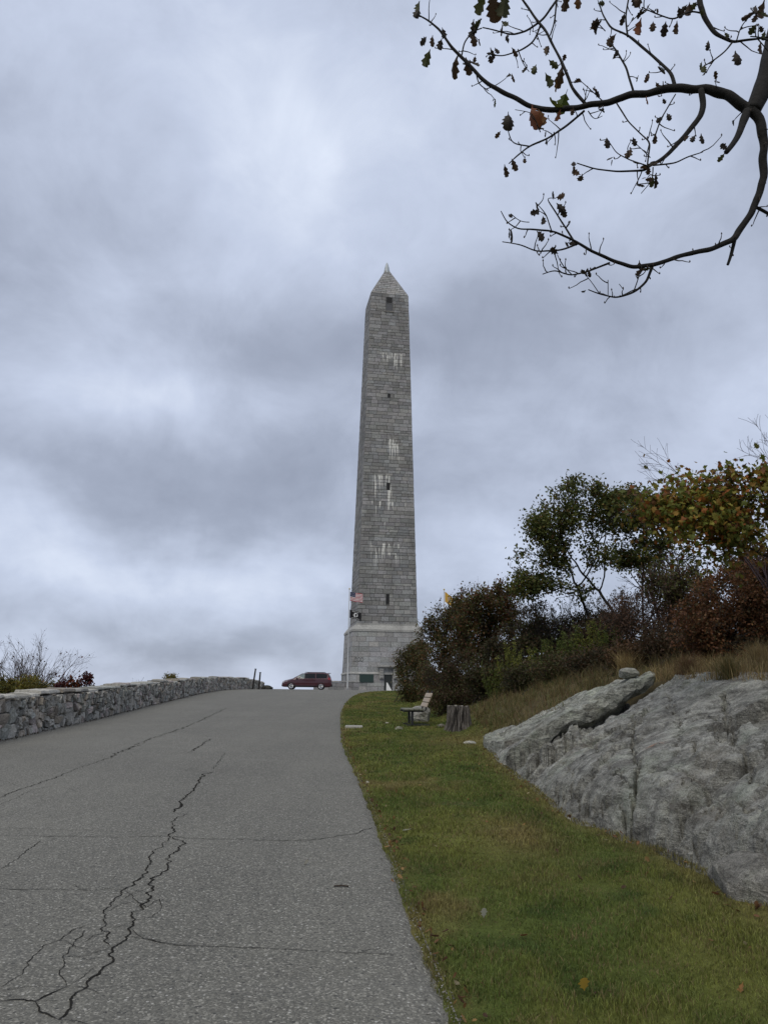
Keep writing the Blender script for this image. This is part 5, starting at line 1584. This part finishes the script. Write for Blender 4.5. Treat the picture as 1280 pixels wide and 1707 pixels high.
for px, py, rx, rz, lab, pal in ((107, 1138, .32, .46, 'tallest dark red leafed sprig beyond the stone wall', RED), (126, 1143, .30, .34, 'orange-brown leafed sprig between two red sprigs beyond the wall', [((.14, .04, .018), 3), ((.07, .05, .02), 2)]),
                                 (146, 1137, .19, .36, 'dark red sprig farthest right beyond the stone wall', RED)):
    woody('shrub', lab, 'bush', wb(px, 29), [E(px, py, 29, rx, .3, rz)], 70, 620, pal, .11, 3, .8, .12, .14, tip=.004, spread=.07)
for i, (px, hh, od) in enumerate(((222, 1.9, 'leftmost'), (231, 2.2, 'tallest'), (243, 1.9, 'middle'), (258, 2.0, 'fourth'), (272, 1.85, 'rightmost'))):
    zw = wb(px, 36)
    fan('weed_stalk', '%s of the five grey dead weed stalks showing over the wall top' % od, 'weed', zw, (2.0 - zw[2] + EYE * 0 + hh * .25) , .12, 3, 1, .007, 40, [((.12, .12, .10), 1)], .03, (.12, .11, .10), 'dead weed stalks over the wall', wood='stem', tmpl=KITE)
woody('weed_clump', 'yellow-green weed clump showing above the wall crest', 'weed', wb(286, 41), [E(287, 1129, 41, .5, .4, .28)], 50, 900, YELLOW, .07, 3, .8, .12, .15, tip=.004, spread=.06)

# goldenrod: upright leafy stalks
GRN = [((.075, .095, .022), 5), ((.055, .075, .02), 4), ((.10, .10, .03), 2)]
GRODS = [(838, 1105, 23, 1.05, 'yellow-green'), (852, 1100, 23.2, 1.15, 'yellow-green'), (866, 1118, 22.6, .8, 'yellow-green'), (885, 1105, 22.6, .85, 'yellow-green'), (905, 1098, 22.4, .95, 'green'), (922, 1092, 22.2, .9, 'green'),
         (940, 1084, 22, 1.0, 'green'), (958, 1078, 21.8, .95, 'green'), (976, 1070, 21.6, 1.0, 'yellow-green'), (994, 1064, 21.4, .9, 'yellow-green'), (1012, 1064, 21, .8, 'green'), (824, 1125, 23, .7, 'green'), (1030, 1058, 20.6, .8, 'green'), (930, 1105, 21.4, .6, 'green'), (965, 1092, 21, .6, 'green')]
GRODS.sort(key=lambda g: g[0])
ORD = 'first second third fourth fifth sixth seventh eighth ninth tenth eleventh twelfth thirteenth fourteenth fifteenth'.split()
for i, (px, py, zc, hh, cw) in enumerate(GRODS):
    c = at(px, py, zc); gz = tz(c[0], c[1]); t = thing('goldenrod', (c[0], c[1], gz), '%s goldenrod clump, %s from the stump end of the row above the bank' % (cw, ORD[i]), 'plant', 0, 'goldenrod clumps in a row on the bank')
    top = max(hh, c[2] - gz + hh * .55); stm = MB(); LP = []
    for s_ in range(11):
        a = RNG.uniform(0, 6.28); r0 = RNG.uniform(0, .34); x0, y0 = r0 * math.cos(a), r0 * math.sin(a); hgt = top * RNG.uniform(.5, 1.05); lx, ly = RNG.normal(0, .16, 2)
        stm.tube([(x0, y0, -.05), (x0 + lx * .4, y0 + ly * .4, hgt * .5), (x0 + lx, y0 + ly, hgt)], [.006, .005, .003], 4, (.06, .065, .025), False)
        q = RNG.uniform(max(.05, 1 - .9 / hgt), 1, 60); LP.append(np.stack([x0 + lx * q, y0 + ly * q, hgt * q], 1))
    stm.build('stem', M_BARK, t)
    LP = np.concatenate(LP); LP = LP + RNG.normal(0, .012, LP.shape)
    pal = [((.11, .14, .032), 5), ((.08, .11, .028), 4), ((.15, .15, .04), 2)] if cw == 'green' else [((.19, .19, .04), 4), ((.13, .15, .035), 3)]
    LV, LF, LK = scatter(LP, RNG.uniform(.05, .11, len(LP)), pick(pal, len(LP)), (KITE[0] * (.5, 1, 1), KITE[1]), up=.4, droop=-.1)
    obj('leaves', LV, LF, M_LEAF, t, col=LK)

# tall dry grass on the bank and tufts at the brow of the ledge
def dry_region(n, fx, hh, ww, pal, lean):
    X, Y = fx(n); Z = np.maximum(terrain(X, Y), np.where((Y < 17.5) & (X > foot_x(Y)), rock_base(X, Y) - .03, -9))
    dens = .35 + 2.0 * fbm(xyz(X * 1.9, Y * 1.9, 21), 4); ok = RNG.random(n) < np.clip(dens, .06, 1)
    X, Y, Z = X[ok], Y[ok], Z[ok]; H = hh * RNG.uniform(.25, 1.25, len(X)) * (1 + 1.1 * fbm(xyz(X * 2.4, Y * 2.4, 5), 3))
    return X, Y, Z, H, np.full(len(X), ww) * RNG.uniform(.6, 1.3, len(X)), pick(pal, len(X), .35)


STRAW = [((.31, .235, .11), 5), ((.23, .16, .075), 4), ((.16, .095, .045), 2), ((.14, .13, .05), 2)]
parts = [dry_region(26000, lambda n: (lambda y: (foot_x(y) + RNG.uniform(2.62, 5.4, n), y))(RNG.uniform(7.0, 15.5, n)), .24, .007, STRAW, .9),
         dry_region(21000, lambda n: (lambda y: (foot_x(y) + np.interp(y, [15, 17, 18, 22], [1.7, .5, .05, -.1]) + RNG.uniform(0, 2.4, n) ** 1.15, y))(RNG.uniform(15.2, 23.5, n)), .26, .010, [((.20, .155, .070), 4), ((.14, .115, .048), 4), ((.11, .065, .036), 3), ((.09, .105, .034), 4)], .9),
         dry_region(9000, lambda n: (RNG.uniform(4.5, 9, n), RNG.uniform(15, 21, n)), .38, .010, [((.10, .075, .035), 4), ((.07, .06, .025), 4)], .8)]
X, Y, Z, H, W, K = (np.concatenate(q) for q in zip(*parts))
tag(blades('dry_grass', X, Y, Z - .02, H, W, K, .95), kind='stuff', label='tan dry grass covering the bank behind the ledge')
for px, py, zc, hh, pal, lab in ((1215, 1128, 10.6, .36, [((.09, .085, .03), 3), ((.14, .10, .04), 3)], 'olive brown grass tuft drooping over the top of the ledge'),
                                 (1265, 1105, 11.5, .45, STRAW[:2], 'pale straw grass tuft at the right edge above the ledge'),
                                 (1145, 1105, 12.4, .38, [((.13, .07, .04), 3), ((.16, .11, .05), 3)], 'reddish dry grass tuft on the brow of the ledge'),
                                 (1040, 1085, 17, .6, STRAW[:2], 'tall pale seed grass tuft beside the dark thicket')):
    c = at(px, py, zc); n = 420; a = RNG.uniform(0, 6.28, n); r = np.abs(RNG.normal(0, .09, n))
    X, Y = c[0] + r * np.cos(a), c[1] + r * np.sin(a); gz = max(tz(c[0], c[1]), float(rock_base(c[0:1], c[1:2])[0]) if c[1] < 17 else -9)
    o = blades('grass_tuft', X - c[0], Y - c[1], np.full(n, -.03), hh * RNG.uniform(.5, 1.15, n), np.full(n, .006), pick(pal, n), .75)
    o.location = (c[0], c[1], gz); tag(o, lab, 'grass tuft')

# fallen leaves
FL = [(683, 1388, .075, (.45, .44, .38), 'pale upturned leaf on the lawn near the road edge'), (974, 1662, .07, (.42, .27, .05), 'yellow leaf on the lawn near the bottom of the photo'), (1238, 1652, .06, (.30, .15, .05), 'orange leaf in the grass at the bottom right corner'),
      (641, 1418, .06, (.32, .19, .09), 'tan leaf at the joint of asphalt and grass'), (674, 1330, .05, (.36, .24, .10), 'small tan leaf on the lawn beyond the pale leaf'), (1200, 1500, .055, (.16, .07, .035), 'red-brown leaf at the foot of the ledge'),
      (806, 1538, .055, (.33, .32, .27), 'greyish leaf lying mid lawn'), (611, 1306, .05, (.40, .38, .32), 'whitish leaf at the verge below the marker slab'), (508, 1443, .045, (.24, .23, .2), 'pale scrap of leaf on the open asphalt')]
for px, py, sz_, cl, lab in FL:
    onr = px < 560; p = road_pt(px, py) if onr else hit(px, py)
    LV, LF, LK = scatter(np.array([[0, 0, 0.0]]), np.array([sz_]), np.array([cl]), OAKS, up=1.0, droop=0)
    o = obj('fallen_leaf', LV, LF, M_LEAF, col=LK); o.location = (p[0], p[1], p[2] + (.012 if onr else .035)); tag(o, lab, 'leaf')
n = 520; Y = RNG.uniform(3.6, 20, n) ** 1.0; X = np.where(RNG.random(n) < .45, edge_x(Y) + np.abs(RNG.normal(0, .07, n)), np.where(RNG.random(n) < .7, foot_x(Y) - np.abs(RNG.normal(0, .25, n)), RNG.uniform(0, 2.5, n)))
P = np.stack([X, Y, terrain(X, Y) + RNG.uniform(.01, .035, n)], 1)
LV, LF, LK = scatter(P, RNG.uniform(.015, .05, n), pick([((.16, .08, .035), 4), ((.24, .15, .06), 3), ((.09, .05, .03), 4), ((.30, .25, .15), 1)], n), OAKS, up=1.0, droop=0)
tag(obj('leaf_litter', LV, LF, M_LEAF, col=LK), kind='stuff', label='brown leaf litter scattered along the verge and the rock foot')

n = 2800; Y = 3.4 + 26 * RNG.random(n) ** 1.6; X = edge_x(Y) + np.where(RNG.random(n) < .7, -np.abs(RNG.normal(0, .09, n)) + .03, RNG.uniform(-3.5, 0, n) * (RNG.random(n) < .3))
zr = road_z(X, Y)
GV = np.array([(1, 0, 0), (0, 1, 0), (-1, 0, 0), (0, -1, 0), (0, 0, .8), (0, 0, -.5)], float); GF = np.array([(0, 1, 4), (1, 2, 4), (2, 3, 4), (3, 0, 4)])
sz = RNG.uniform(.002, .0075, n); V = (np.stack([X, Y, zr + .001], 1)[:, None] + sz[:, None, None] * GV[None] * RNG.uniform(.6, 1.3, (n, 6, 1))).reshape(-1, 3)
tag(obj('gravel', V, (GF[None] + (np.arange(n) * 6)[:, None, None]).reshape(-1, 3), M_STONE, col=np.repeat(RNG.uniform(.07, .24, (n, 1)) * np.array([[1, .96, .88]]), 6, 0)), kind='stuff', label='loose grit and crumbled asphalt along the road edge')

RNG = np.random.default_rng(5)
# ------------------------------------------------------------------ oak overhead: traced limbs, twigs and single leaves
def Z5(x, y): return (680 + x * .4688, y * .4688)


LIMBS = [([(1400, -260), (1340, 60), (1270, 290), (1225, 395)], [60, 50, 34, 26], (3.9, 3.5)),
         ([(1222, 392), (1250, 430), (1265, 500), (1262, 600), (1250, 690), (1215, 760), (1160, 850), (1080, 885), (980, 905), (870, 943), (800, 950), (720, 925), (640, 885), (570, 845), (510, 822), (450, 815), (390, 815), (350, 790), (330, 750)], [19, 17, 15, 14, 13, 12, 11, 9, 8, 8, 7, 6, 5, 4, 3.5, 3, 2.5, 2, 1.5], (3.5, 3.1)),
         ([(1225, 395), (1180, 370), (1130, 335), (1050, 318), (950, 312), (870, 325), (780, 342), (700, 365), (620, 380), (560, 388), (480, 390), (420, 370), (350, 335), (290, 305), (240, 255), (190, 205), (150, 160), (110, 105), (70, 70), (30, 50)], [20, 19, 18, 15, 14, 13, 12, 11, 10, 9.5, 9, 8.5, 8, 7, 6.5, 6, 5, 4, 3, 2.5], (3.5, 3.9)),
         ([(1205, 395), (1185, 450), (1165, 500), (1130, 540)], [15, 12, 11, 9], (3.5, 3.35)),
         ([(1040, 320), (1052, 365), (1040, 410), (1010, 450), (950, 520), (900, 570), (850, 592), (848, 606), (740, 610), (660, 600), (600, 580)], [11, 11, 10, 9, 8, 7, 5, 4, 3, 2.5, 2], (3.55, 3.2)),
         ([(947, 305), (935, 260), (870, 200), (800, 140), (770, 120), (720, 100), (690, 50), (680, 15)], [7, 6, 5, 5, 4, 3.5, 2.5, 2], (3.6, 4.0)),
         ([(800, 325), (775, 240), (740, 180), (718, 150)], [4, 3.5, 3, 2], (3.65, 3.8)),
         ([(630, 370), (580, 310), (555, 240), (520, 170), (490, 110), (440, 50), (395, -20)], [6.5, 6, 5.5, 5, 5, 4.5, 4], (3.72, 4.1)),
         ([(470, 90), (445, 150), (400, 180), (330, 200), (280, 190)], [3.5, 3, 3, 2.2, 1.8], (4.0, 3.8)),
         ([(540, -20), (480, 70), (420, 110), (370, 125), (300, 105), (265, 98)], [4.5, 4, 3.5, 3, 2.4, 2], (4.1, 3.9)),
         ([(1035, -20), (1050, 60), (1090, 120), (1150, 150), (1220, 140), (1320, 125)], [10, 9, 7, 5, 4, 3], (3.3, 3.1)),
         ([(1150, 152), (1130, 180), (1085, 215), (1050, 235)], [3.5, 3, 2.5, 2], (3.18, 3.1)),
         ([(625, 395), (560, 450), (500, 490), (430, 520), (380, 560), (358, 582)], [4.5, 4, 3.5, 3, 2.5, 2], (3.72, 3.5)), ([(430, 520), (370, 510), (358, 480), (352, 430)], [2.4, 2, 1.8, 1.4], (3.58, 3.5)),
         ([(738, 362), (780, 430), (830, 480), (860, 505), (850, 590)], [2.5, 2.5, 2.5, 3, 3], (3.65, 3.28)), ([(950, 335), (900, 420), (870, 500)], [2, 2.4, 2.6], (3.5, 3.3)),
         ([(870, 588), (950, 580), (1000, 555), (1047, 540)], [3, 2.6, 2.2, 1.6], (3.28, 3.15)), ([(868, 945), (850, 1000), (800, 1040), (740, 1060), (680, 1045), (640, 1030)], [6, 5, 4, 3, 2.4, 1.8], (3.3, 3.2)),
         ([(715, 935), (640, 965), (580, 980), (520, 960), (478, 975)], [4, 3, 2.6, 2.2, 1.6], (3.25, 3.1)), ([(598, 868), (540, 890), (460, 895), (400, 870), (335, 860)], [4, 3, 2.6, 2.2, 1.6], (3.2, 3.0)),
         ([(590, 858), (540, 780), (505, 725), (490, 702), (525, 705)], [3.4, 3, 2.2, 1.5, 1], (3.2, 3.25)), ([(510, 822), (490, 760), (455, 722)], [2.4, 2, 1.3], (3.18, 3.1)),
         ([(1160, 852), (1150, 900), (1135, 942)], [7, 6, 4.5], (3.38, 3.35)), ([(1232, 735), (1270, 755), (1330, 790)], [6, 6, 6], (3.44, 3.5)),
         ([(1050, 48), (1000, 40), (940, 70), (870, 45), (830, 25)], [3.5, 3, 2.8, 2.4, 2], (3.28, 3.2)), ([(780, 130), (772, 60), (785, -15)], [3.5, 3, 3], (3.78, 3.9)),
         ([(530, -15), (520, 80), (505, 125)], [3.4, 3, 2.6], (4.05, 4.0)), ([(240, 250), (250, 300), (285, 322)], [2.5, 2, 1.5], (3.85, 3.8)), ([(190, 200), (200, 150), (230, 110), (262, 100)], [3, 2.6, 2.2, 2], (3.85, 3.9)),
         ([(850, 590), (790, 570), (740, 545), (705, 490)], [2.6, 2.2, 1.8, 1.2], (3.25, 3.2)), ([(860, 560), (830, 530), (790, 495)], [2, 1.6, 1.2], (3.28, 3.2)), ([(870, 595), (868, 640), (828, 688)], [2.2, 1.8, 1.2], (3.28, 3.25)),
         ([(390, 175), (410, 230), (430, 255)], [2, 1.6, 1.2], (3.95, 3.9)), ([(580, 975), (545, 940), (530, 905)], [2, 1.6, 1.2], (3.15, 3.1)), ([(700, 368), (660, 330), (610, 285)], [2.2, 1.8, 1.2], (3.7, 3.75)), ([(640, 395), (660, 430), (690, 412)], [2, 1.5, 1], (3.7, 3.65)),
         ([(680, 1045), (650, 1000), (615, 960)], [1.8, 1.4, 1], (3.2, 3.15)), ([(800, 1040), (815, 1000), (830, 945)], [2.4, 2, 1.6], (3.22, 3.25)), ([(430, 790), (400, 790), (365, 760)], [1.6, 1.2, 1], (3.1, 3.05)), ([(765, 1030), (750, 1010)], [1.4, 1], (3.2, 3.18)), ([(710, 1050), (710, 995)], [1.4, 1], (3.2, 3.18)),
         ([(1165, 150), (1180, 100), (1200, 70), (1240, 40)], [2.6, 2.2, 1.8, 1.4], (3.15, 3.1)), ([(1050, 40), (1020, 10)], [3, 2], (3.3, 3.35)), ([(470, 470), (440, 400), (380, 390)], [2, 1.6, 1], (3.6, 3.6)), ([(700, 110), (672, 80)], [2, 1.6], (3.95, 4)),
         ([(1290, 150), (1250, 130), (1215, 130)], [3, 2.4, 2], (3.1, 3.12))]
OB = np.array([2.95, 3.0, tz(2.95, 3.0)])
oak = thing('oak_tree', OB, 'near oak whose dark twisted bare branches hang overhead at the upper right', 'tree')
trunk_top = at(*Z5(1400, -260), 3.9)
Nn, Pp, Rr = [], [], []
bark = MB()
q0 = np.array([OB + (0, 0, -.2), OB + (.02, 0, .5), OB + (.10, .05, 1.4), OB + (.05, .1, 2.4), trunk_top + (.05, 0, -.9), trunk_top])
tq = np.linspace(0, 5, 70); Q = np.stack([np.interp(tq, np.arange(6), q0[:, c]) for c in range(3)], 1); Qr = np.interp(tq, [0, .6, 1, 2, 3, 4, 5], [.30, .21, .185, .165, .15, .13, .095])
for _ in range(60): Q[1:-1] = (Q[:-2] + 2 * Q[1:-1] + Q[2:]) / 4
vb = sum(len(v) for v in bark.V)
bark.tube(Q - OB, Qr, 40, (.045, .040, .035))
TV_ = bark.V[-1]; ang_ = np.tile(np.arange(40) * 2 * math.pi / 40, len(Q)); ctr = np.repeat(Q - OB, 40, 0)
ridge = 1 - .16 * sm(.16, 0, np.abs(fbm(np.stack([np.cos(ang_) * 3.2, np.sin(ang_) * 3.2, np.repeat(tq, 40) * 2.2], 1), 4))) + .05 * fbm(np.stack([np.cos(ang_) * 2, np.sin(ang_) * 2, np.repeat(tq, 40) * 3], 1), 3)
bark.V[-1] = ctr + (TV_ - ctr) * ridge[:, None]
hi = np.array([trunk_top, trunk_top + (.15, .1, .8), trunk_top + (.0, .4, 1.7)]); bark.tube(hi - OB, [.095, .07, .04], 10, (.035, .031, .027))
twig_ends = []
for li, (pts, rad, (z0, z1)) in enumerate(LIMBS):
    Pz = np.array([Z5(*p) for p in pts]); L = np.concatenate([[0], np.cumsum(np.linalg.norm(np.diff(Pz, axis=0), axis=1))])
    n = max(5, int(L[-1] / 4)); s = np.linspace(0, L[-1], n)
    # soft spline through the traced points
    X = np.interp(s, L, Pz[:, 0]); Y = np.interp(s, L, Pz[:, 1])
    for _ in range(4):
        X[1:-1] = (X[:-2] + 2 * X[1:-1] + X[2:]) / 4; Y[1:-1] = (Y[:-2] + 2 * Y[1:-1] + Y[2:]) / 4
    zc = np.interp(s, [0, L[-1]], [z0, z1]); R = np.interp(s, L, np.array(rad) * .4688)
    knob = 1 + .16 * fbm(xyz(s * .035, 0 * s + li, 3), 3)
    W3 = np.array([at(a, b, c) for a, b, c in zip(X, Y, zc)])
    rm = R / F_PX * zc * (knob if li else 1 + (knob - 1) * .3)
    W3 = W3 + (.25 if li else .05) * rm[:, None] * np.stack([pnoise(xyz(s * .03, 0 * s + li, 9)), pnoise(xyz(s * .03, 0 * s + li, 19)), pnoise(xyz(s * .03, 0 * s + li, 29))], 1) * 2
    bark.tube(W3 - OB, np.maximum(rm, .0016), 8 if rm.max() > .01 else 6, (.012, .011, .010))
    # side spurs and twigs
    cnt = int(L[-1] / (15 if R.max() < 4 else 34))
    for _ in range(cnt):
        i = RNG.integers(1, n - 1); T = W3[min(i + 1, n - 1)] - W3[i - 1]; T /= np.linalg.norm(T) + 1e-9
        side = np.cross(T, RNG.normal(size=3)); side /= np.linalg.norm(side) + 1e-9
        d = T * RNG.uniform(.2, .9) + side; d /= np.linalg.norm(d)
        ln = RNG.uniform(.012, .08) if RNG.random() < .9 else RNG.uniform(.08, .13)
        if li in (0, 3, 22): ln *= .3
        k = 5; qq = [W3[i]]
        for j in range(k):
            d = d + RNG.normal(0, .13, 3); d /= np.linalg.norm(d); qq.append(qq[-1] + d * ln / k)
        bark.tube(np.array(qq) - OB, np.linspace(.0024 + min(.001, rm[i] * .1), .0013, k + 1), 5, (.022, .018, .015))
        bark.lathe([(.0008, 0), (.0032, .003), (.0026, .007), (.0005, .011)], 5, 2, (.04, .028, .022), tuple(qq[-1] - OB))
        if ln > .04: twig_ends.append((qq[-1], li))
    twig_ends.append((W3[-1], li))
bark.build('trunk', M_BARK, oak, True)


def oak_leaf(px, py, zc, ln_px, ang, cl, curl=1.0, tm=OAK, flat=.5):
    """One hanging leaf: stem at the photo point, length in photo px, direction in the picture plane."""
    p = at(*Z5(px, py), zc) - OB; L = ln_px * .4688 / F_PX * zc
    a = D2R(ang); right = np.array([1, 0, 0]); upv = np.array([0, -SP, CP]); fw = np.array([0, CP, SP])
    d = math.cos(a) * right + math.sin(a) * upv + RNG.normal(0, .25) * fw; d /= np.linalg.norm(d)
    nn = fw + RNG.normal(0, flat, 3); s = np.cross(d, nn); s /= np.linalg.norm(s); nn = np.cross(s, d)
    TV, TF = tm; V = []
    for (x, y, z) in TV:
        y2 = max(y, 0)
        V.append(p + L * (x * (1 - .25 * curl * abs(x)) * s * .95 + y * d + (z * 1.5 * curl + curl * .35 * x * x + curl * .18 * math.sin(2.6 * y2 + px)) * nn))
    k = np.array(cl) * RNG.uniform(.85, 1.15) * (1 + .3 * pnoise(TV * 4 + px))[:, None]
    obj('leaf', np.array(V), [tuple(f) for f in tri(TF)], M_LEAF, oak, col=k)


GRL, ORL, BRL, DKL = (.052, .056, .020), (.15, .050, .02), (.060, .036, .022), (.028, .021, .016)
LV_ = [(300, -10, 4.0, 105, -80, BRL), (345, -10, 4.0, 95, -95, GRL), (270, -15, 4.0, 80, -100, GRL), (75, 185, 3.9, 65, -100, GRL), (180, 215, 3.85, 80, -115, BRL), (205, 215, 3.85, 70, -70, BRL), (225, 212, 3.85, 50, -60, DKL),
       (455, 232, 3.9, 52, -110, GRL), (545, 255, 3.75, 68, -105, BRL), (505, 215, 3.8, 52, -35, GRL), (490, 195, 3.8, 50, 70, BRL), (560, 330, 3.7, 95, -110, (.075, .10, .022)), (540, 395, 3.7, 42, -130, ORL), (520, 350, 3.7, 75, -70, (.085, .10, .025)),
       (450, 392, 3.68, 84, -92, ORL), (465, 395, 3.68, 70, -75, (.15, .07, .025)), (355, 410, 3.5, 85, -92, DKL), (325, 470, 3.5, 32, -120, BRL), (345, 592, 3.5, 44, -95, BRL), (370, 572, 3.5, 48, -60, BRL), (885, 625, 3.25, 55, -120, DKL), (865, 630, 3.25, 45, -80, GRL),
       (735, 125, 3.9, 50, -120, BRL), (830, 68, 3.2, 58, -95, ORL), (870, 80, 3.2, 48, -95, BRL), (955, 80, 3.2, 48, -80, BRL), (915, 85, 3.2, 55, -100, DKL), (1165, 185, 3.1, 72, -85, DKL), (1250, 155, 3.1, 52, -75, BRL), (1045, 222, 3.1, 34, -100, GRL), (40, 30, 3.9, 60, -110, DKL), (45, 5, 3.9, 55, -95, GRL),
       (60, 135, 3.9, 52, -110, DKL), (90, 130, 3.9, 45, -95, BRL), (120, 140, 3.88, 52, -100, DKL), (120, 100, 3.88, 45, -80, DKL), (565, -15, 4.0, 62, -110, BRL), (600, -15, 4.0, 60, -80, (.13, .06, .025)), (820, -15, 3.8, 60, -100, BRL), (800, -10, 3.8, 50, -60, DKL),
       (1240, 20, 3.1, 62, -110, DKL), (1270, 5, 3.1, 70, -90, BRL), (1225, 45, 3.1, 50, -170, BRL), (530, 725, 3.22, 58, -50, DKL), (545, 740, 3.22, 50, -65, DKL), (478, 770, 3.15, 42, -95, DKL), (852, 270, 3.6, 36, -110, BRL), (880, 295, 3.6, 36, -70, BRL), (920, 405, 3.4, 40, -70, DKL), (905, 415, 3.4, 36, -140, DKL),
       (850, 345, 3.6, 34, -90, ORL), (825, 930, 3.28, 50, -80, DKL), (835, 950, 3.28, 42, -110, BRL), (1020, 480, 3.18, 42, -120, DKL), (1045, 478, 3.18, 44, -80, DKL), (1000, 485, 3.2, 34, -140, BRL), (235, 75, 3.9, 60, -95, DKL), (245, 95, 3.9, 55, -120, DKL), (230, 130, 3.9, 52, -80, BRL),
       (355, 125, 3.9, 48, -95, DKL), (295, 175, 3.85, 40, -90, DKL), (310, 170, 3.85, 34, -60, DKL), (370, 175, 3.85, 38, -40, BRL), (685, 75, 3.95, 60, -95, DKL), (765, 55, 3.8, 40, -95, DKL), (960, 30, 3.25, 44, -60, DKL), (1000, 10, 3.3, 56, -95, BRL), (985, 25, 3.28, 45, -130, DKL), (1065, 150, 3.1, 42, -95, DKL),
       (590, 590, 3.2, 30, -110, BRL), (630, 1030, 3.2, 24, -150, DKL), (640, 965, 3.18, 30, -60, DKL), (800, 490, 3.25, 40, -70, DKL), (880, 480, 3.3, 38, -95, BRL), (1270, 110, 3.1, 40, -95, GRL), (490, 265, 3.8, 60, -80, GRL), (520, 285, 3.76, 50, -60, (.14, .075, .025))]
for (px, py, zc, ln, ang, cl) in LV_:
    ln *= (.74 if cl not in (ORL,) else .86)
    oak_leaf(px, py, zc, ln, ang, cl, RNG.uniform(.7, 1.6), OAK if ln > 60 else OAKS)
for (p, li) in twig_ends:                                        # small withered leaves and bud clusters at twig ends
    if RNG.random() < (.38 if li not in (1, 17, 18, 19) else .10):
        pz = p
        for _ in range(RNG.integers(1, 3)):
            if len([c for c in oak.children]) > 270: break
            LVv, LFv, LKv = scatter((pz - OB)[None] + RNG.normal(0, .006, (1, 3)), np.array([RNG.uniform(.022, .045)]), pick([(DKL, 4), (BRL, 3), (GRL, 1)], 1), OAKS, up=.1, droop=1.2)
            obj('leaf', LVv, LFv, M_LEAF, oak, col=LKv)
